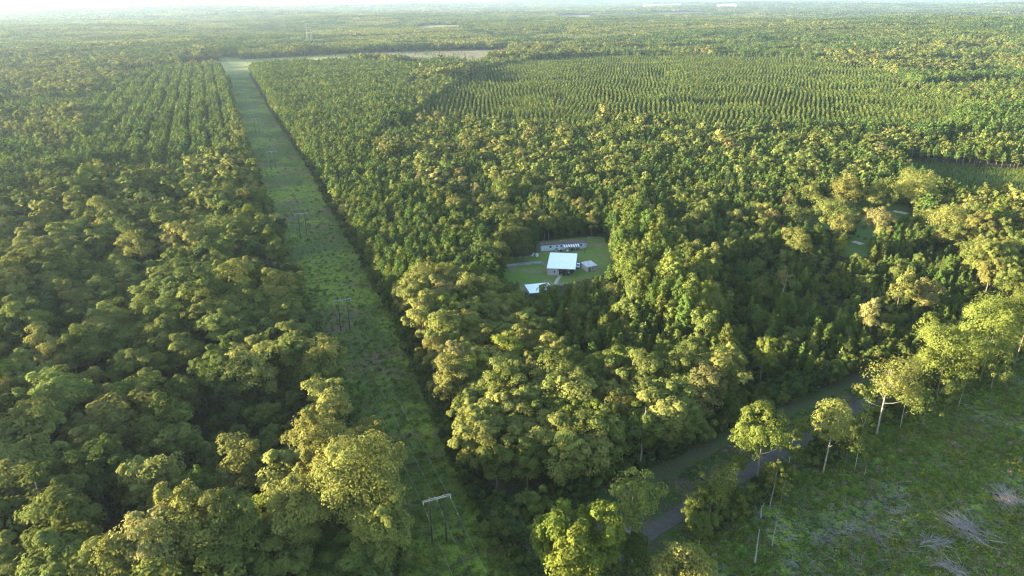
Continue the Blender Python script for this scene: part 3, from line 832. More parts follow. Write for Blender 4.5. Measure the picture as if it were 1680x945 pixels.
def ribbon(name, line, w, z, mat, label, n=8, edge=0.0):
    pts = []
    for a, b in zip(line[:-1], line[1:]):
        for k in range(n): pts.append(a + (b - a) * k / n)
    pts.append(line[-1]); pts = np.array(pts)
    for _ in range(6): pts[1:-1] = (pts[:-2] + 2 * pts[1:-1] + pts[2:]) / 4
    d = unit(np.gradient(pts, axis=0)); nn = np.stack([-d[:, 1], d[:, 0]], 1)
    V = []; F = []
    for i, (p, q) in enumerate(zip(pts, nn)):
        e = rng.uniform(-edge, edge, 2)
        V += [(*(p + q * (w / 2 + e[0])), z), (*(p - q * (w / 2 + e[1])), z)]
        if i: F.append((2 * i - 2, 2 * i - 1, 2 * i + 1, 2 * i))
    return tag(link(name, mesh_from(name, V, F, [mat])), label, None, kind='structure')
ribbon('road', ROAD, 4.3, .09, ground_mat('old_asphalt', [((.078, .074, .064), .5, .5, .15, 2)], (.060, .057, .049), .15, .15, .1), 'grey paved country road')
ribbon('dirt_track', TRACK, 5.5, .07, ground_mat('track_soil', [((.085, .066, .042), .25, .55, .08, 2), ((.065, .08, .028), .16, .47, .06, 4)], (.075, .066, .040), .3, .3, .2), 'brown earth track beside the wood edge', edge=.9)
sheet('yard_lawn', YARD, .03, 1.6, ground_mat('yard_grass', [((.105, .17, .028), .06, .48, .08, 3), ((.19, .165, .085), .09, .56, .06, 8)], (.125, .145, .045), .3, .3), 'grass yard round the barn and mobile home')
sheet('meadow', MEADOW, .03, 2.5, ground_mat('meadow_grass', [((.09, .14, .035), .05, .5, .08, 3)], (.07, .11, .032), .35, .5), 'grassy meadow with scattered trees', soft=4)
sheet('young_planting', SHADEFIELD, .03, 4.0, ground_mat('planting_ground', [((.07, .12, .03), .05, .5, .08, 3)], (.055, .095, .028), .4, .6), 'low new planting in a forest clearing', soft=5)
m_far = ground_mat('far_clearing', [((.15, .115, .07), .02, .5, .08, 3), ((.075, .09, .035), .03, .53, .06, 8), ((.18, .15, .10), .06, .58, .05, 2)], (.125, .11, .06), .35, .4)
sheet('far_clearing', FARCLEAR, .15, 9.0, m_far, 'bare felled clearing far away', soft=6)
sheet('far_meadow', FARSTRIP, .2, 9.0, ground_mat('far_meadow_grass', [((.17, .175, .06), .02, .5, .1, 3)], (.13, .15, .05), .3, .4), 'pale meadow strip crossing the power line far away', soft=5)
m_fld = ground_mat('far_field', [((.15, .13, .06), .01, .5, .1, 2)], (.115, .115, .05), .2, .2)
sheet('far_field', FIELD2, .6, 14.0, m_fld, 'small straw coloured field in the far forest')
sheet('far_pasture', FIELD3, 1.0, 30.0, m_fld, 'larger straw coloured field in the far forest')
for k, (a, b, w) in enumerate([((1400, 396), (1415, 401), 3.4), ((1466, 346), (1488, 351), 4.5), ((1440, 408), (1456, 412), 2.6), ((1262, 378), (1280, 377), 2.6)]):
    ribbon('farm_lane', np.array([at(*a), at(*b)]), w, .08, bpy.data.materials.get('lane_gravel') or plain_mat('lane_gravel', (.42, .38, .33), .9, noise=.3, nscale=.5), 'pale gravel lane showing between meadow trees', edge=.4)

# ------------------------------------------------------------------ weeds
def tuft(seed, mat, n=60, R=.62, h=.42):
    r = np.random.default_rng(seed)
    C = r.normal(0, R * .55, (n, 3)); C[:, 2] = r.uniform(.03, h, n) * np.exp(-np.hypot(C[:, 0], C[:, 1]) / R * .6)
    return quad_mesh('tuft', leaves(C, np.array([0, 0, .8]) + C * .6, .065, .19, r, .7), r.uniform(.2, .9, n), mat)
tm = [tuft(i, M[k]) for i, k in enumerate(['tuft_green', 'tuft_green', 'tuft_olive', 'tuft_dry'])]
tcoll = proto_collection('weed_kinds', tm)
P = grid_points(-300, 60, 110, 700, 1.45, .5); o = off(P[:, 0], P[:, 1]); P = P[(o > grass_left(P[:, 1]) - 3) & (o < grass_right(P[:, 1]) + 4) & (rng.random(len(P)) < np.clip(200 / P[:, 1] - .35, .06, .6))]
Q = grid_points(25, 300, 75, 330, 1.0, .5); Q = Q[inside(Q, CLEAR) & in_view(Q, 5)]; dl, _ = dist_line(Q, ROAD); Q = Q[dl > 4.2]
Q = Q[vnoise(Q[:, 0], Q[:, 1], 9, 51) + .5 * vnoise(Q[:, 0], Q[:, 1], 3, 52) > .50 + rng.normal(0, .1, len(Q))]
W = grid_points(-20, 240, 115, 290, 1.6, .5); dl, _ = dist_line(W, ROAD); dt, _ = dist_line(W, TRACK); W = W[inside(W, OPEN) & ~inside(W, CLEAR) & (dl > 3.8) & (dt > 2.6) & (rng.random(len(W)) < .7)]
A = np.concatenate([P, Q, W])
s = rng.uniform(.6, 1.7, len(A)) * np.where(rng.random(len(A)) < .06, 1.6, 1)
scatter('weeds', np.column_stack([A, np.full(len(A), .03)]), np.stack([np.zeros(len(A)), np.zeros(len(A)), rng.uniform(0, 6.28, len(A))], 1), np.stack([s, s, s * rng.uniform(.6, 1.5, len(A))], 1),
        rng.choice(4, len(A), p=[.4, .28, .24, .08]), tcoll, 'rough weeds and grass covering the clearing and felled field', 'weeds')

# ------------------------------------------------------------------ trees that stand out, one by one
def height_to(x, y, top_py):
    lo, hi = 1.0, 60.0
    for _ in range(40):
        m = (lo + hi) / 2
        if project(x, y, m)[1] > top_py: lo = m
        else: hi = m
    return lo
def lone(kind, base, top_py, wpx, tone, label, seed, cb=.35, bark='bark', nl=18, per=34, leaf=.34, open_=.0, shape='round', limbs=5, lvl=9, trunk_r=.2):
    x, y = at(*base); h = height_to(x, y, top_py); w = math.sqrt(x * x + y * y + (CH - h / 2) ** 2)
    R = wpx / 2 * w / CF
    cat = 'pine' if kind == 'pine_tree' else 'tree'
    root = thing(kind, label, cat, (x, y, 0), random.uniform(0, 6))
    link('trunk', trunk_mesh(seed, h * .93, trunk_r, M[bark], limbs, max(.25, cb - .04), R * .6, wob=.5), root)
    if kind == 'pine_tree': cr = broadleaf_crown(seed + 1, R * .86, h * cb, h, 42, 52, leaf * .85, M[tone])
    else: cr = broadleaf_crown(seed + 1, R, h * cb, h, int(nl * 1.5), per, leaf, M[tone], open_=open_)
    link('crown', cr, root)
    return root
_big = [((556, 862), 662, 100, 'golden', 'tall golden tree beside the clearing just above the biggest golden tree'), ((604, 940), 706, 150, 'golden', 'biggest golden broadleaf tree on the left edge of the clearing near the bottom'),
        ((640, 975), 792, 90, 'olive', 'olive tree below the biggest golden tree at the clearing edge'), ((502, 960), 776, 96, 'golden', 'golden tree left of the biggest golden tree near the bottom'),
        ((418, 1000), 818, 92, 'olive', 'olive green tree in the bottom group left of the clearing'), ((352, 1005), 790, 112, 'golden', 'tallest golden tree of the bottom group left of the clearing'),
        ((288, 1030), 842, 110, 'tan', 'tan golden tree cut by the bottom edge, left of the tallest bottom tree'), ((226, 1050), 878, 104, 'golden', 'golden treetop cut by the bottom edge, farthest left of the bottom group')]
for q_, (b_, tp_, w_, tn_, lab_) in enumerate(_big):
    lone('broadleaf_tree', b_, tp_, w_, tn_, lab_, 1070 + 2 * q_, .2, nl=34, per=56, leaf=.29, trunk_r=.3)
lone('pine_tree', (1238, 806), 664, 100, 'pine bright', 'lone pine with round bright crown on bare trunk beside the paved road', 1001, .34, lvl=10, per=60, leaf=.3, trunk_r=.22)
lone('broadleaf_tree', (1350, 776), 655, 64, 'golden', 'slim golden tree with white trunk between road and felled field', 1003, .42, 'pale_bark', 15, 36, .28, .2, limbs=9, trunk_r=.2)
lone('broadleaf_tree', (1437, 716), 586, 92, 'golden', 'golden vase shaped tree with spreading limbs at the road bend', 1005, .36, 'pale_bark', 20, 32, .28, .3, limbs=10, trunk_r=.26)
lone('broadleaf_tree', (1031, 918), 782, 96, 'olive', 'thin olive tree with forked white trunk by the road near bottom', 1007, .34, 'pale_bark', 18, 30, .28, .3, limbs=9, trunk_r=.24)
lone('broadleaf_tree', (925, 975), 822, 96, 'lime', 'bright lime green leafy tree at the bottom beside the clearing end', 1009, .12, nl=24, per=42, leaf=.34)
lone('broadleaf_tree', (975, 972), 818, 78, 'lime', 'upright lime green tree behind the bright leafy bottom tree', 1011, .15, nl=22, per=40, leaf=.34)
lone('broadleaf_tree', (940, 1010), 872, 90, 'lime', 'low lime green tree in front, touching the bottom edge', 1012, .1, nl=24, per=40, leaf=.33)
lone('broadleaf_tree', (1108, 1000), 893, 92, 'golden', 'golden bushy tree top at the bottom edge below the road', 1013, .12, nl=20, per=34, leaf=.3, open_=.1)
lone('pine_tree', (1532, 668), 519, 112, 'pine bright', 'broad bright pine in front of the road at the right', 1015, .2, lvl=11, per=58, leaf=.33)
lone('pine_tree', (1606, 628), 488, 110, 'pine bright', 'tall bright pine, middle of the roadside three at right', 1017, .2, lvl=11, per=56, leaf=.33)
lone('pine_tree', (1662, 605), 462, 106, 'pine bright', 'tallest bright roadside pine at the right edge', 1019, .2, lvl=11, per=56, leaf=.33)
lone('pine_tree', (1708, 585), 440, 104, 'pine bright', 'bright roadside pine cut by the right edge', 1020, .2, lvl=11, per=56, leaf=.33)
lone('pine_tree', (1243, 655), 548, 40, 'pine bright', 'slim bright pine standing alone in the dark regrowth', 1021, .42, lvl=9, per=40, leaf=.33, shape='oval')
lone('broadleaf_tree', (1303, 432), 367, 46, 'golden', 'rounded golden tree in front of the meadow', 1023, .12, nl=20)
lone('broadleaf_tree', (1300, 385), 337, 46, 'olive', 'olive green round tree at the meadow edge', 1025, .2, nl=18)
lone('broadleaf_tree', (1324, 350), 300, 34, 'olive', 'olive oval tree at the far meadow edge', 1027, .2, nl=16)
lone('broadleaf_tree', (1380, 355), 286, 44, 'golden', 'tallest golden tree standing in the meadow', 1029, .15, nl=20)
lone('broadleaf_tree', (1362, 385), 332, 70, 'olive', 'wide olive tree in the middle of the meadow', 1031, .15, nl=24)
lone('broadleaf_tree', (1376, 400), 346, 40, 'golden', 'small golden tree before the wide meadow tree', 1032, .15, nl=14)
lone('broadleaf_tree', (1425, 355), 290, 40, 'olive', 'slim olive tree right of the meadow trees', 1033, .15, nl=16)
lone('broadleaf_tree', (1432, 395), 336, 46, 'tan', 'tan topped tree by the pale lane', 1035, .15, nl=16)
lone('broadleaf_tree', (1498, 350), 280, 70, 'golden', 'broad golden tree behind the pale lane', 1037, .12, nl=24)
lone('broadleaf_tree', (1544, 400), 338, 66, 'golden', 'broad golden tree right of the lane', 1039, .12, nl=22)
lone('broadleaf_tree', (1562, 420), 370, 46, 'olive', 'olive tree before the broad golden lane tree', 1041, .12, nl=16)
lone('broadleaf_tree', (1468, 520), 437, 46, 'golden', 'upright golden tree with spiky top in the regrowth', 1043, .12, nl=15, open_=.2)
lone('broadleaf_tree', (1510, 515), 462, 44, 'tan', 'tan rounded tree beside the spiky golden regrowth tree', 1045, .12, nl=15)
lone('broadleaf_tree', (1424, 560), 490, 38, 'tan', 'pinkish tan tree alone in the regrowth', 1047, .12, nl=15)
lone('broadleaf_tree', (1282, 505), 436, 22, 'tan', 'narrow broken topped tan tree in the regrowth', 1049, .4, 'pale_bark', 8, 24, .3, .3, limbs=7)
lone('broadleaf_tree', (1030, 560), 455, 40, 'olive', 'olive tree below the yard pines', 1051, .12, nl=15)
lone('broadleaf_tree', (1190, 835), 758, 74, 'mid', 'thin mid green sapling clump at the road side', 1053, .1, nl=12, per=16, leaf=.26, open_=.35, trunk_r=.08)
lone('broadleaf_tree', (1160, 870), 772, 62, 'mid', 'sparse green sapling clump nearest the paved road', 1054, .1, nl=12, per=16, leaf=.26, open_=.35, trunk_r=.08)
lone('broadleaf_tree', (1386, 768), 690, 50, 'mid', 'sparse green saplings right of the slim golden tree', 1055, .15, nl=11, per=16, leaf=.26, open_=.4, trunk_r=.07)
lone('broadleaf_tree', (1320, 745), 680, 44, 'mid', 'small green tree left of the slim golden tree', 1056, .2, nl=11, per=20, leaf=.26, open_=.3, trunk_r=.08)
lone('broadleaf_tree', (1275, 860), 770, 24, 'mid', 'thin leafy sapling below the lone round pine', 1057, .3, nl=8, per=14, leaf=.25, open_=.4, trunk_r=.06)
for q_, (b_, tp_, w_, tn_, lab_) in enumerate([((1402, 772), 662, 40, 'mid', 'thin airy green tree just right of the slim golden tree'), ((1372, 748), 668, 38, 'olive', 'thin olive tree behind the slim golden tree'), ((1476, 705), 606, 52, 'olive', 'airy olive tree right of the vase shaped golden tree'),
        ((1292, 778), 702, 38, 'mid', 'small airy tree right of the lone round pine'), ((1206, 800), 716, 40, 'mid', 'airy green tree left of the lone round pine'), ((1262, 836), 752, 34, 'olive', 'airy olive sapling below the lone round pine on the road side'),
        ((1572, 668), 598, 46, 'mid', 'airy green tree below the middle roadside pine'), ((1625, 640), 585, 44, 'olive', 'airy olive tree below the tallest roadside pine'), ((1140, 862), 782, 40, 'mid', 'thin green sapling left of the sparse roadside clump'), ((1420, 700), 628, 44, 'mid', 'green tree left of the vase shaped golden tree')]):
    lone('broadleaf_tree', b_, tp_, w_, tn_, lab_, 1500 + 2 * q_, .14, 'pale_bark', nl=10, per=22, leaf=.26, open_=.3, trunk_r=.09, limbs=7)
lone('broadleaf_tree', (1545, 685), 625, 30, 'olive', 'small olive sapling under the broad roadside pine', 1058, .3, nl=9, per=18, leaf=.26, open_=.3, trunk_r=.07)
lone('broadleaf_tree', (1510, 705), 640, 46, 'mid', 'sparse brush tree at the top of the felled field', 1059, .2, nl=10, per=16, leaf=.26, open_=.4, trunk_r=.07)
for q_, (b_, tp_, w_, tn_, lab_) in enumerate([((1036, 925), 872, 52, 'mid', 'low green bush tree hiding the near end of the road'), ((1000, 935), 868, 60, 'olive', 'olive bush tree behind the lime green trees'),
        ((834, 525), 456, 48, 'pine bright', 'bright bushy tree below the front shed, on its left'), ((897, 528), 462, 44, 'pine bright', 'bright bushy tree hiding the right end of the front shed'), ((797, 470), 392, 48, 'dark', 'dark round tree left of the gravel drive'),
        ((846, 420), 366, 52, 'olive', 'olive round tree behind the gravel drive'), ((815, 440), 402, 40, 'dark', 'small dark tree at the left end of the gravel drive'), ((768, 475), 412, 46, 'mid', 'mid green tree left of the dark round tree near the drive'), ((858, 430), 398, 40, 'dark', 'dark bushy tree between the drive and the mobile home')]):
    lone('broadleaf_tree', b_, tp_, w_, tn_, lab_, 1030 + 200 + 2 * q_, .1, nl=20, per=44, leaf=.29)

def bare(base, top_py, label, seed, limbs=8, rad=.16, kind='dead_tree', cat='dead tree', mat='pale_bark', spread=2.2):
    x, y = at(*base); h = height_to(x, y, top_py)
    root = thing(kind, label, cat, (x, y, 0), random.uniform(0, 6))
    link('trunk', trunk_mesh(seed, h, rad, M[mat], limbs, .4, spread, wob=.5, top=1.0), root)
bare((1050, 775), 668, 'bare white branched dead tree at the wood edge facing the road', 1101, 10)
bare((1238, 925), 868, 'tall pale broken snag on the lower left of the felled field', 1102, 0, .22, 'snag', 'snag', 'grey_wood')
bare((1248, 850), 825, 'short leaning pale snag above the tall broken one', 1103, 1, .2, 'snag', 'snag', 'grey_wood', .8)
bare((1266, 898), 853, 'slim pale snag right of the tall broken one', 1104, 0, .12, 'snag', 'snag', 'grey_wood')
bare((1418, 780), 760, 'thin broken stem on the felled field behind the white trunked tree', 1105, 1, .08, 'snag', 'snag', 'grey_wood', .6)

# ------------------------------------------------------------------ felled field: brush piles and fallen branches
def brush_mesh(seed, R, n, h):
    r = np.random.default_rng(seed); t = Tube()
    a0 = r.uniform(0, 3.14)
    for k in range(n):
        a = a0 + r.normal(0, .55) + (3.14 if r.random() < .4 else 0); ln = r.uniform(.5, 1.25) * R
        p = np.array([r.normal(0, R * .32), r.normal(0, R * .28), r.uniform(.05, h)])
        d = np.array([math.cos(a), math.sin(a), r.normal(.05, .18)])
        q = p + d * ln * .5 + r.normal(0, .15, 3); e = p + d * ln + r.normal(0, .3, 3)
        for w in (p, q, e): w[2] = max(.04, w[2])
        rr = r.uniform(.015, .045) if r.random() > .1 else r.uniform(.06, .12)
        t.add([p, q, e], [rr, rr * .8, rr * .35], 4)
    return t.mesh('branches', [M['grey_wood']])
PILES = [((1590, 872), 5.2, 230, 1.2, 'wide pile of grey cut branches on the felled field'), ((1655, 822), 4.6, 210, 1.3, 'grey brush pile at the right edge of the felled field'),
         ((1530, 893), 3.8, 140, .8, 'low flat brush pile in front of the wide pile'), ((1395, 868), 2.8, 45, .8, 'small grey heap of twigs in the middle of the felled field'),
         ((1560, 935), 3.8, 130, .9, 'grey brush pile at the bottom edge'), ((1465, 842), 2.4, 34, .5, 'small scattered twigs above the middle heap')]
for k, (b, R, n, h, lab) in enumerate(PILES):
    x, y = at(*b)
    o = link('brush_pile', brush_mesh(1200 + k, R, n, h), loc=(x, y, .03)); tag(o, lab, 'brush pile')
BR = [((1310, 930), (1290, 920), 'long pale branch lying at the bottom of the felled field'), ((1420, 757), (1440, 770), 'pale stick on the upper felled field'),
      ((1470, 793), (1500, 791), 'long thin pole lying across the felled field'), ((1460, 830), (1472, 848), 'pale stick standing in twigs on the felled field'),
      ((1530, 910), (1480, 905), 'grey branch before the low flat brush pile'), ((1640, 700), (1668, 690), 'pale branch at the top right of the felled field'),
      ((1580, 745), (1600, 738), 'short pale branch near the upper right weeds'), ((742, 927), (786, 911), 'dark fallen log lying across the clearing at the bottom')]
for k, (a, b, lab) in enumerate(BR):
    A_ = np.array([*at(*a), .12]); B_ = np.array([*at(*b), .18])
    t = Tube(); r_ = .09 if k != 7 else .2
    mid = (A_ + B_) / 2 + np.array([.2, .2, .15]); ctr = np.array([*A_[:2], 0])
    t.add([A_ - ctr, mid - ctr, B_ - ctr], [r_, r_ * .8, r_ * .4], 6)
    if k != 7:
        d = B_ - A_
        for q in (.35, .6, .8): 
            s_ = A_ + d * q + [0, 0, .1]; e_ = s_ + np.array([-d[1], d[0], 0]) * random.choice((-1, 1)) * .22 + d * .15 + [0, 0, .3]
            t.add([s_ - ctr, e_ - ctr], [r_ * .5, r_ * .2], 4)
    o = link('fallen_log' if k == 7 else 'fallen_branch', t.mesh('fallen_branch', [M['bark'] if k == 7 else M['grey_wood']]), loc=tuple(ctr)); tag(o, lab, 'log' if k == 7 else 'branch')
# loose twigs
tw = []
for k in range(4):
    t = Tube(); r = np.random.default_rng(1300 + k)
    for q in range(4):
        a = r.uniform(0, 6.28); p = np.array([r.normal(0, .5), r.normal(0, .5), .1]); e = p + np.array([math.cos(a), math.sin(a), r.uniform(0, .25)]) * r.uniform(.8, 2.4)
        t.add([p, e], [.04, .02], 4)
    tw.append(t.mesh('twigs', [M['grey_wood']]))
Q = grid_points(30, 260, 80, 300, 2.2, .5); Q = Q[inside(Q, CLEAR) & in_view(Q, 5)]; dl, _ = dist_line(Q, ROAD); Q = Q[(dl > 6) & (vnoise(Q[:, 0], Q[:, 1], 14, 61) > .56)]
scatter('logging_debris', np.column_stack([Q, np.full(len(Q), .06)]), np.stack([np.zeros(len(Q)), np.zeros(len(Q)), rng.uniform(0, 6.28, len(Q))], 1), np.repeat(rng.uniform(.6, 1.4, len(Q))[:, None], 3, 1), rng.integers(0, 4, len(Q)),
        proto_collection('twig_kinds', tw), 'bleached twigs left on the felled field', 'debris')

# ------------------------------------------------------------------ power line
POLES = [at(717.5, 890), at(564.5, 542), at(495, 388), at(451, 276), at(423, 217)]
POLES = [(LX + LK * y, y) for _, y in POLES]
for s_ in (905, 1090, 1280, 1470): POLES.append((LX + LK * s_, s_))
PH, ARM = 13.2, 3.3
ux, uy = LN * 1.0, -LK * LN * -1.0          # unit vector across the line
ux, uy = math.cos(math.atan(LK) * 0 + math.atan2(-LK * 0, 1)), 0
acr = np.array([1.0, -LK * -1.0]);
al = unit(np.array([LK, 1.0])); acr = np.array([al[1], -al[0]])
rzl = math.atan2(acr[1], acr[0])
PO = ['nearest', 'second nearest', 'third', 'fourth', 'fifth', 'sixth', 'seventh', 'eighth', 'farthest']
def pole_parts(root):
    for sx in (-1.75, 1.75):
        t = Tube(); t.add([(sx, 0, -1), (sx, 0, PH + .5)], [.19, .13], 8); link('pole', t.mesh('pole', [M['pole']]), root)
    b = Boxes().box(-ARM - .1, ARM + .1, -.30, -.20, PH - .30, PH - .08).box(-ARM - .1, ARM + .1, .20, .30, PH - .30, PH - .08); link('crossarm', b.mesh('crossarm', [M['crossarm']]), root)
    for sx in (-ARM, 0, ARM):
        t = Tube(); pts = []; rr = []
        for q in range(9): pts.append((sx, 0, PH - .4 - q * .11)); rr.append(.05 if q % 2 == 0 else .13)
        t.add(pts, rr, 8); link('insulator', t.mesh('insulator', [M['insulator']]), root)
first = None
for k, (x, y) in enumerate(POLES):
    z = float(hills(x, y))
    lab = f'{PO[k]} wooden H-frame power pole standing in the grass clearing'
    if first is None:
        first = thing('power_pole', lab, 'power pole', (x, y, z), rzl, 'H-frame poles along the clearing'); pole_parts(first)
    else:
        c = first.copy(); COL.objects.link(c); c.location = (x, y, z); c['label'] = lab
        for ch in first.children:
            d = ch.copy(); COL.objects.link(d); d.parent = c
ends = [(LX + LK * 12, 12)] + POLES
for j, sx in enumerate((-ARM, 0, ARM)):
    t = Tube(); pts = []
    for (xa, ya), (xb, yb) in zip(ends[:-1], ends[1:]):
        for q in range(14):
            f = q / 14; x = xa + (xb - xa) * f; y = ya + (yb - ya) * f
            za = float(hills(xa, ya)); zb_ = float(hills(xb, yb))
            pts.append((x + acr[0] * sx, y + acr[1] * sx, za + (zb_ - za) * f + PH - 1.35 - 2.4 * 4 * f * (1 - f)))
    t.add(pts, [.017 if p[1] < 260 else .018 for p in pts], 5)
    o = link('power_line_wire', t.mesh('wire', [M['wire']])); tag(o, ['left', 'middle', 'right'][j] + ' one of three wires strung along the power poles', 'wire', 'wires of the power line')

# ------------------------------------------------------------------ homestead
def solid(name, b, mats, parent, loc=None): return link(name, b.mesh(name, mats), parent, loc)
def gable(b, x0, x1, y0, y1, z0, z1, t=.12, mi=0):
    """two-slope roof with its ridge along x"""
    ym = (y0 + y1) / 2
    b.poly([(x0, y0, z0), (x1, y0, z0), (x1, ym, z1), (x0, ym, z1), (x0, y1, z0), (x1, y1, z0), (x0, y0, z0 + t), (x1, y0, z0 + t), (x1, ym, z1 + t), (x0, ym, z1 + t), (x0, y1, z0 + t), (x1, y1, z0 + t)],
           [(6, 7, 8, 9), (9, 8, 11, 10), (0, 3, 2, 1), (3, 4, 5, 2), (0, 1, 7, 6), (4, 10, 11, 5), (0, 6, 9, 3), (3, 9, 10, 4), (1, 2, 8, 7), (2, 5, 11, 8)], mi)
def siding(name, col, sc=2.2):
    return plain_mat(name, col, .6, noise=.22, nscale=1.2, stretch=(sc, sc, .4))
m_wall = siding('blue_siding', (.55, .60, .67)); m_skirt = siding('skirting', (.58, .58, .57)); m_droof = plain_mat('brown_shingle', (.10, .068, .058), .85, noise=.4, nscale=1.3)
m_glass = plain_mat('window_glass', (.03, .035, .045), .15); m_white = plain_mat('white_paint', (.78, .78, .77), .5); m_metal = plain_mat('white_metal_roof', (.74, .77, .80), .38, .1, noise=.14, nscale=.9, stretch=(3, .25, 1))
m_shed = plain_mat('weathered_board', (.52, .47, .42), .8, noise=.35, nscale=1.5); m_dark = plain_mat('dark_interior', (.035, .035, .04), .9); m_tin = plain_mat('old_tin', (.5, .5, .5), .5, .4, noise=.45, nscale=.8)
m_brown = plain_mat('old_board', (.2, .14, .1), .9, noise=.4, nscale=2); m_awn = plain_mat('awning_stripe_dark', (.13, .11, .13), .7)

def frame_from(p0, p1):
    a = np.array(at(*p0)); b = np.array(at(*p1)); return a, math.atan2(b[1] - a[1], b[0] - a[0]), np.linalg.norm(b - a)
# mobile home
o0, rz, ln = frame_from((887.5, 412.5), (962, 407.5))
home = thing('mobile_home', 'long pale blue mobile home with brown roof and striped awning', 'mobile home', (o0[0], o0[1], 0), rz)
W_ = 4.4
solid('wall', Boxes().box(0, ln, 0, W_, .75, 3.2), [m_wall], home)
solid('skirting', Boxes().box(.05, ln - .05, .06, W_ - .06, 0, .75), [m_skirt], home)
rb = Boxes(); gable(rb, -.25, ln + .25, -.3, W_ + .3, 3.2, 3.85, .14); rf = solid('roof', rb, [m_droof], home)
solid('vent', Boxes().box(11, 11.35, 2.4, 2.75, 3.7, 4.6).box(3, 3.4, 1.2, 1.6, 3.5, 4.0), [m_tin], rf)
for x0, x1, z0, z1 in ((4.4, 5.5, 1.6, 2.75), (8.0, 8.8, 1.8, 2.75), (20.6, 21.6, 1.7, 2.7), (10.2, 11.0, 1.8, 2.75)):
    fr_ = solid('window', Boxes().box(x0 - .1, x1 + .1, -.05, -.004, z0 - .1, z1 + .1), [m_white], home)
    solid('pane', Boxes().box(x0, x1, -.075, -.052, z0, z1), [m_glass], fr_)
dr = solid('door', Boxes().box(14.6, 15.6, -.06, -.004, .8, 2.9), [m_brown], home); solid('handle', Boxes().box(15.4, 15.5, -.12, -.062, 1.75, 1.85), [m_tin], dr)
ab = Boxes()
for k in range(14):
    xa = 11.6 + k * .62
    ab.poly([(xa, -.02, 2.95), (xa + .62, -.02, 2.95), (xa + .62, -2.6, 2.25), (xa, -2.6, 2.25), (xa, -.02, 3.01), (xa + .62, -.02, 3.01), (xa + .62, -2.6, 2.31), (xa, -2.6, 2.31)],
            [(4, 7, 6, 5), (0, 1, 2, 3), (3, 2, 6, 7), (0, 3, 7, 4), (1, 5, 6, 2)], k % 2)
solid('awning', ab, [m_white, m_awn], home)
for xa in (11.8, 14.6, 17.4, 20.0): solid('awning_post', Boxes().box(xa, xa + .1, -2.5, -2.4, 0, 2.28), [m_white], home)
solid('porch', Boxes().box(11.6, 20.2, -2.7, -.1, 0, .55), [m_brown], home)

# barn
z3 = 3.6
c1 = np.array(at(891.4, 416.6, 4.4)); c2 = np.array(at(935, 414.8, 4.4)); c3 = np.array(at(944.5, 442, z3)); c4 = np.array(at(897, 440, z3))
bw = (np.linalg.norm(c2 - c1) + np.linalg.norm(c3 - c4)) / 2; bd = (np.linalg.norm(c4 - c1) + np.linalg.norm(c3 - c2)) / 2
rz = math.atan2(c3[1] - c4[1], c3[0] - c4[0])
barn = thing('barn', 'barn with big white metal roof and open bay', 'barn', (c4[0], c4[1], 0), rz)
xs = bw * .42
bb = Boxes().box(.3, .45, .3, bd - .3, 0, 3.5).box(.45, bw - .3, bd - .45, bd - .3, 0, 3.5).box(.45, xs, .3, .45, 0, 3.4).box(xs - .15, xs, .45, bd - .45, 0, 3.4).box(bw - .45, bw - .3, 4.5, bd - .45, 0, 3.5)
solid('wall', bb, [m_shed], barn)
rb = Boxes().poly([(0, -.3, z3), (bw, -.3, z3), (bw, bd, 4.5), (0, bd, 4.5), (0, -.3, z3 + .14), (bw, -.3, z3 + .14), (bw, bd, 4.64), (0, bd, 4.64)], [(4, 5, 6, 7), (0, 3, 2, 1), (0, 1, 5, 4), (1, 2, 6, 5), (2, 3, 7, 6), (3, 0, 4, 7)])
rf = solid('roof', rb, [m_metal], barn)
rr = Boxes()
for k in range(1, 14):
    xx_ = bw * k / 14
    rr.poly([(xx_ - .05, -.3, z3 + .145), (xx_ + .05, -.3, z3 + .145), (xx_ + .05, bd, 4.645), (xx_ - .05, bd, 4.645), (xx_ - .05, -.3, z3 + .2), (xx_ + .05, -.3, z3 + .2), (xx_ + .05, bd, 4.7), (xx_ - .05, bd, 4.7)], [(4, 5, 6, 7), (0, 1, 5, 4), (1, 2, 6, 5), (3, 0, 4, 7)])
solid('seam', rr, [m_metal], rf)
wf = solid('window', Boxes().box(xs * .55, xs * .55 + 1.1, .24, .298, 1.3, 2.4), [m_white], barn); solid('pane', Boxes().box(xs * .55 + .1, xs * .55 + 1, .21, .238, 1.4, 2.3), [m_glass], wf)
for xx_ in (xs + 3.2, bw - .4): solid('post', Boxes().box(xx_ - .1, xx_ + .1, .2, .4, 0, z3), [m_brown], barn)
# things under the bay
def item(name, b, mats, label, cat, loc, rz=0):
    o = link(name, b.mesh(name, mats), None, (loc[0], loc[1], .05)); o.rotation_euler = (0, 0, rz); return tag(o, label, cat)
def pt(root_xy, rz, lx, ly): return (root_xy[0] + lx * math.cos(rz) - ly * math.sin(rz), root_xy[1] + lx * math.sin(rz) + ly * math.cos(rz))
p_ = pt(c4, rz, xs + 1.6, 1.2); item('workbench', Boxes().box(-1, 1, -.4, .4, .8, .9).box(-.9, -.8, -.3, .3, 0, .8).box(.8, .9, -.3, .3, 0, .8), [m_brown], 'wooden workbench inside the open barn bay', 'workbench', p_, rz)
p_ = pt(c4, rz, xs + 4.6, 1.4); item('barrel', Boxes().poly([(.4 * math.cos(a * .524), .4 * math.sin(a * .524), z) for z in (0, .9) for a in range(12)], [tuple(range(12, 24))] + [(i, (i + 1) % 12, 12 + (i + 1) % 12, 12 + i) for i in range(12)]), [plain_mat('blue_drum', (.08, .12, .3), .5)], 'blue drum at the mouth of the barn bay', 'barrel', p_)

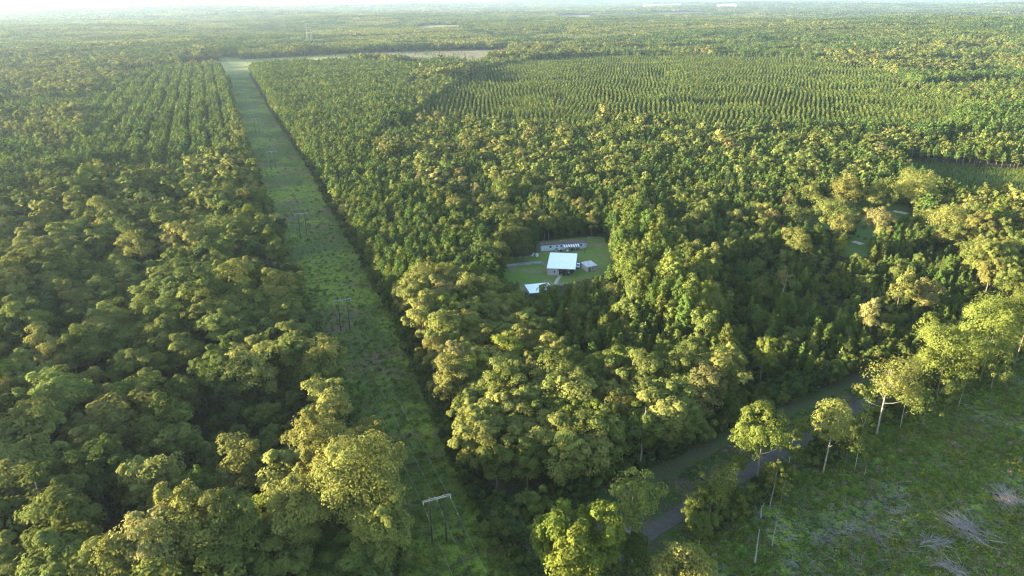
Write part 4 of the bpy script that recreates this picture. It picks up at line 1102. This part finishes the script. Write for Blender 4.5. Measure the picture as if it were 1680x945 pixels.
# front shed
s1 = np.array(at(861.4, 468, 3.2)); s2 = np.array(at(899, 464.3, 3.2)); s3 = np.array(at(868.6, 482.1, 2.9))
sw = np.linalg.norm(s2 - s1); rz2 = math.atan2(s2[1] - s1[1], s2[0] - s1[0]); sd = 8.5
o4 = np.array(pt(s1, rz2, 0, -sd))
shed = thing('open_shed', 'open shed with white metal roof half hidden by trees', 'shed', (o4[0], o4[1], 0), rz2)
solid('roof', Boxes().poly([(-.2, -.2, 2.8), (sw + .2, -.2, 2.8), (sw + .2, sd + .2, 3.3), (-.2, sd + .2, 3.3), (-.2, -.2, 2.92), (sw + .2, -.2, 2.92), (sw + .2, sd + .2, 3.42), (-.2, sd + .2, 3.42)], [(4, 5, 6, 7), (0, 3, 2, 1), (0, 1, 5, 4), (1, 2, 6, 5), (2, 3, 7, 6), (3, 0, 4, 7)]), [m_metal], shed)
solid('wall', Boxes().box(.1, sw - .1, sd - .2, sd - .05, 0, 3.2).box(.1, .25, 1.5, sd - .2, 0, 2.85), [m_shed], shed)
for xx_ in (.2, sw * .5, sw - .2): solid('post', Boxes().box(xx_ - .09, xx_ + .09, 0, .18, 0, 2.79), [m_brown], shed)

# small shed
t1 = np.array(at(963.5, 446.5)); t2 = np.array(at(978.5, 443.5)); tw_ = np.linalg.norm(t2 - t1); rz3 = math.atan2(t2[1] - t1[1], t2[0] - t1[0])
sm = thing('garden_shed', 'small board shed with grey tin roof beside the car', 'shed', (t1[0], t1[1], 0), rz3)
solid('wall', Boxes().box(0, tw_, 0, 5.2, 0, 2.5), [m_shed], sm)
solid('roof', Boxes().poly([(-.3, -.4, 2.503), (tw_ + .3, -.4, 2.503), (tw_ + .3, 5.6, 3.1), (-.3, 5.6, 3.1), (-.3, -.4, 2.62), (tw_ + .3, -.4, 2.62), (tw_ + .3, 5.6, 3.2), (-.3, 5.6, 3.2)], [(4, 5, 6, 7), (0, 3, 2, 1), (0, 1, 5, 4), (1, 2, 6, 5), (2, 3, 7, 6), (3, 0, 4, 7)]), [m_tin], sm)
dr = solid('door', Boxes().box(.8, 1.8, -.05, -.004, .05, 2.0), [m_brown], sm); solid('handle', Boxes().box(1.6, 1.7, -.1, -.052, .95, 1.05), [m_tin], dr)
wf = solid('window', Boxes().box(2.6, 3.4, -.05, -.004, 1.1, 1.9), [m_white], sm); solid('pane', Boxes().box(2.68, 3.32, -.075, -.052, 1.18, 1.82), [m_glass], wf)

# parked cars
def car(loc, rz, col, label, name='parked_car'):
    root = thing(name, label, 'car', (loc[0], loc[1], .05), rz, 'vehicles parked in the yard')
    paint = plain_mat('car_paint', col, .3, .2)
    prof = [(-2.2, .35), (2.2, .35), (2.25, .75), (1.9, .92), (.95, 1.0), (.35, 1.5), (-1.4, 1.52), (-2.1, 1.0), (-2.25, .8)]
    n = len(prof); hw = .88
    def wdt(z): return hw if z < 1.05 else hw * .78
    v = [(wdt(z), x, z) for x, z in prof] + [(-wdt(z), x, z) for x, z in prof]
    b = Boxes().poly(v, [tuple(range(n)), tuple(reversed(range(n, 2 * n)))] + [(i, n + i, n + (i + 1) % n, (i + 1) % n) for i in range(n)])
    link('body', b.mesh('body', [paint]), root)
    g = Boxes().poly([(-.62, .93, 1.04), (.62, .93, 1.04), (.58, .42, 1.47), (-.58, .42, 1.47), (-.62, .97, 1.06), (.62, .97, 1.06), (.58, .46, 1.49), (-.58, .46, 1.49)], [(4, 5, 6, 7), (0, 1, 5, 4), (1, 2, 6, 5), (2, 3, 7, 6), (3, 0, 4, 7)])
    link('windshield', g.mesh('windshield', [m_glass]), root)
    for sx in (-1, 1):
        link('side_window', Boxes().poly([(sx * .80, -1.4, 1.08), (sx * .80, .55, 1.08), (sx * .73, .25, 1.42), (sx * .73, -1.25, 1.42), (sx * .83, -1.4, 1.08), (sx * .83, .55, 1.08), (sx * .76, .25, 1.42), (sx * .76, -1.25, 1.42)], [(4, 5, 6, 7), (0, 1, 5, 4), (1, 2, 6, 5), (2, 3, 7, 6), (3, 0, 4, 7)]).mesh('side_window', [m_glass]), root)
        link('headlight', Boxes().box(sx * .68 - .15, sx * .68 + .15, 2.22, 2.28, .62, .76).mesh('headlight', [m_white]), root)
        for yw in (-1.4, 1.4):
            t = Tube(); t.add([(sx * .72, yw, .33), (sx * .93, yw, .33)], [.33, .33], 14); w = link('wheel', t.mesh('wheel', [m_dark]), root)
            t = Tube(); t.add([(sx * .931, yw, .33), (sx * .95, yw, .33)], [.19, .19], 10); link('rim', t.mesh('rim', [m_tin]), w)
    return root
car(at(948.5, 438), math.radians(172), (.62, .68, .78), 'pale blue car parked between the barn and small shed')
car(at(876, 491), math.radians(190), (.12, .09, .2), 'dark violet car parked under the front shed roof')

# yard odds and ends
x, y = at(959.5, 415.5); h = height_to(x, y, 389.5)
up = thing('utility_pole', 'thin wooden utility pole with lamp beside the mobile home', 'utility pole', (x, y, 0))
t = Tube(); t.add([(0, 0, -.5), (0, 0, h)], [.16, .11], 8); link('pole', t.mesh('pole', [M['pole']]), up)
t = Tube(); t.add([(0, 0, h - .4), (.7, -.1, h - .1), (1.3, -.2, h - .15)], [.04, .04, .04], 6); link('bracket', t.mesh('bracket', [m_tin]), up)
link('lamp', Boxes().box(1.15, 1.6, -.35, -.05, h - .34, h - .2).mesh('lamp', [m_tin]), up)
a, rzf, lf = frame_from((831, 437), (890, 432.5))
fe = thing('rail_fence', 'low grey board fence running left from the barn', 'fence', (a[0], a[1], 0), rzf)
link('board_panel', Boxes().box(0, lf, -.04, .04, .15, .5).box(0, lf, -.04, .04, .6, .95).mesh('board_panel', [m_tin]), fe)
for k in range(8): link('post', Boxes().box(lf * k / 7 - .07, lf * k / 7 + .07, .045, .19, 0, 1.15).mesh('post', [m_brown]), fe)
a, rzf, lf = frame_from((829, 432), (889, 429.5))
ribbon('driveway', np.array([at(826, 436), at(858, 433), at(891, 430)]), 4.0, .06, plain_mat('driveway_gravel', (.30, .28, .26), .9, noise=.3, nscale=.6), 'grey gravel drive left of the barn')
x, y = at(827.5, 435); b = Boxes().box(-1.1, 1.1, -.6, .6, 0, 2.0).box(-1.25, 1.25, -.75, .75, 2.003, 2.15, 1)
o = link('storage_box', b.mesh('storage_box', [m_shed, m_tin]), None, (x, y, 0)); tag(o, 'pale upright storage box at the left end of the drive', 'box')
def junk(seed, n, R, hmax):
    r = np.random.default_rng(seed); b = Boxes()
    for k in range(n):
        x, y = r.normal(0, R, 2); w, d, hh = r.uniform(.2, .7, 3); z = r.uniform(0, hmax * .4)
        b.box(x - w, x + w, y - d * .6, y + d * .6, z, z + hh * hmax, int(r.integers(0, 5)))
    return b.mesh('junk_heap', [m_tin, m_brown, m_shed, m_dark, m_white])
for k, (p, lab, n, R) in enumerate([((917, 411.5), 'heap of household junk in front of the porch', 16, 1.8), ((935, 410), 'smaller junk heap below the awning', 12, 1.4), ((877, 420), 'junk heap with pale box behind the barn', 12, 1.2), ((955, 434), 'stacked scrap between car and small shed', 8, .7), ((931, 447), 'clutter spilling out of the barn bay', 12, 1.3)]):
    x, y = at(*p); o = link('junk_heap', junk(1400 + k, n, R, 1.3), None, (x, y, .03)); tag(o, lab, 'junk')
ribbon('plank_path', np.array([at(922, 448), at(915, 458), at(911, 466)]), 1.6, .08, plain_mat('pale_planks', (.42, .36, .3), .8, noise=.3, nscale=2), 'pale plank path from barn to front shed')

# ------------------------------------------------------------------ far away: substation and its towers
def lattice(h, w):
    t = Tube()
    n = 9
    for sx in (-1, 1):
        for sy in (-1, 1): t.add([(sx * w, sy * w, 0), (sx * w * .2, sy * w * .2, h)], [.12, .09], 4)
    for k in range(n):
        z0, z1 = h * k / n, h * (k + 1) / n; a = w * (1 - .8 * k / n); b = w * (1 - .8 * (k + 1) / n)
        for s_ in (-1, 1):
            t.add([(-a, s_ * a, z0), (b, s_ * b, z1)], [.08, .08], 4); t.add([(a, s_ * a, z0), (-b, s_ * b, z1)], [.08, .08], 4)
            t.add([(s_ * a, -a, z0), (s_ * b, b, z1)], [.08, .08], 4)
    return t
m_galv = plain_mat('galvanised_steel', (.26, .27, .28), .6, .2)
for k, (px, lab) in enumerate([(505.5, 'left lattice tower rising from the far substation'), (512, 'right lattice tower rising from the far substation')]):
    x, y = at(px, 74); z = float(hills(x, y))
    tw2 = thing('lattice_tower', lab, 'tower', (x, y, z), .3, 'towers of the far substation')
    link('frame', lattice(48, 3.2).mesh('frame', [m_galv]), tw2)
    b = Boxes()
    for zz in (34, 40, 46): b.box(-6, 6, -.3, .3, zz, zz + .6)
    link('crossarm', b.mesh('crossarm', [m_galv]), tw2)
x, y = at(518, 74); z = float(hills(x, y))
ss = thing('substation', 'white substation yard in the far forest', 'substation', (x, y, z), .25)
b = Boxes()
for k in range(6): b.box(-28 + k * 10, -27 + k * 10, -6, -5, 0, 13).box(-28 + k * 10, -27 + k * 10, 5, 6, 0, 13)
b.box(-29, 24, -6.2, -4.8, 13, 14.4).box(-29, 24, 4.8, 6.2, 13, 14.4)
link('gantry', b.mesh('gantry', [m_galv]), ss)
for k in range(3): link('transformer', Boxes().box(-20 + k * 16, -12 + k * 16, -4, 2, 0, 6).box(-17 + k * 16, -15 + k * 16, -2, 0, 6.003, 9).mesh('transformer', [m_white]), ss)
link('control_building', Boxes().box(26, 44, -6, 6, 0, 7).mesh('control_building', [m_white]), ss)
for k, (px, py, w, lab) in enumerate([(1085, 9.5, 420, 'wide white warehouse near the horizon'), (1192, 11, 180, 'small white warehouse near the horizon, right of the wide one')]):
    x, y = at(px, py + 3); z = float(hills(x, y))
    wh = thing('warehouse', lab, 'warehouse', (x, y, z), 0)
    link('wall', Boxes().box(-w / 2, w / 2, -60, 60, 0, 30).mesh('wall', [m_white]), wh)
    rb = Boxes(); gable(rb, -w / 2 - 3, w / 2 + 3, -63, 63, 30.01, 38, 1.0); link('roof', rb.mesh('roof', [m_metal]), wh)

# ------------------------------------------------------------------ air
def haze_box():
    m, nt, N, L = new_mat('haze_air')
    out = N.new('ShaderNodeOutputMaterial'); v = N.new('ShaderNodeVolumePrincipled')
    v.inputs['Color'].default_value = (.60, .78, 1.0, 1); v.inputs['Density'].default_value = HAZE_D; v.inputs['Anisotropy'].default_value = .4
    L.new(v.outputs[0], out.inputs['Volume'])
    zlo = min(v_.co.z for v_ in bpy.data.objects['ground'].data.vertices) - 1.0
    b = Boxes().box(-25500, 25500, -25500, 25500, zlo, 135.0)
    o = link('haze', b.mesh('haze', [m])); tag(o, 'pale haze filling the air over the forest', 'haze', kind='stuff')
haze_box()

# ------------------------------------------------------------------ light, sky, camera
w = bpy.data.worlds.new('World'); scene.world = w; w.use_nodes = True
N, L = w.node_tree.nodes, w.node_tree.links
bg = N['Background']; sky = N.new('ShaderNodeTexSky'); sky.sky_type = 'NISHITA'; sky.sun_disc = False
sky.sun_elevation = math.radians(SUN_EL); sky.sun_rotation = math.radians(SUN_AZ); sky.dust_density = 1.0; sky.ozone_density = 1.2; sky.altitude = 120
L.new(sky.outputs[0], bg.inputs['Color']); bg.inputs['Strength'].default_value = SKY_STR
sd_ = bpy.data.lights.new('sun', 'SUN'); sd_.energy = SUN_STR; sd_.angle = math.radians(.6); sd_.color = (1, .85, .57)
so = bpy.data.objects.new('sun', sd_); COL.objects.link(so)
az, el = math.radians(SUN_AZ), math.radians(SUN_EL)
sv = Vector((math.sin(az) * math.cos(el), math.cos(az) * math.cos(el), math.sin(el)))
so.rotation_euler = sv.to_track_quat('Z', 'Y').to_euler()
cd = bpy.data.cameras.new('camera'); cam = bpy.data.objects.new('camera', cd); COL.objects.link(cam)
cd.sensor_width = 36; cd.lens = 36 * CF / 1680; cd.clip_start = .5; cd.clip_end = 60000
cam.matrix_world = Matrix(((_r[0], _u[0], -_f[0], 0), (_r[1], _u[1], -_f[1], 0), (_r[2], _u[2], -_f[2], CH), (0, 0, 0, 1)))
scene.camera = cam
vs = scene.view_settings
vs.view_transform = 'Standard'; vs.look = 'None'; vs.exposure = EXPO; vs.gamma = 1; vs.use_curve_mapping = False
scene.render.engine = 'CYCLES'
cy = scene.cycles
cy.use_denoising = True; cy.denoising_prefilter = 'NONE'; cy.denoising_input_passes = 'RGB_ALBEDO_NORMAL'; cy.filter_width = 1.25; cy.max_bounces = 5; cy.diffuse_bounces = 3; cy.transmission_bounces = 3; cy.transparent_max_bounces = 4; cy.volume_bounces = 0; cy.glossy_bounces = 1
cy.caustics_reflective = False; cy.caustics_refractive = False
print('TREES', len(T), 'single', int(single.sum()), 'groves', len(PA), 'weeds', len(A))
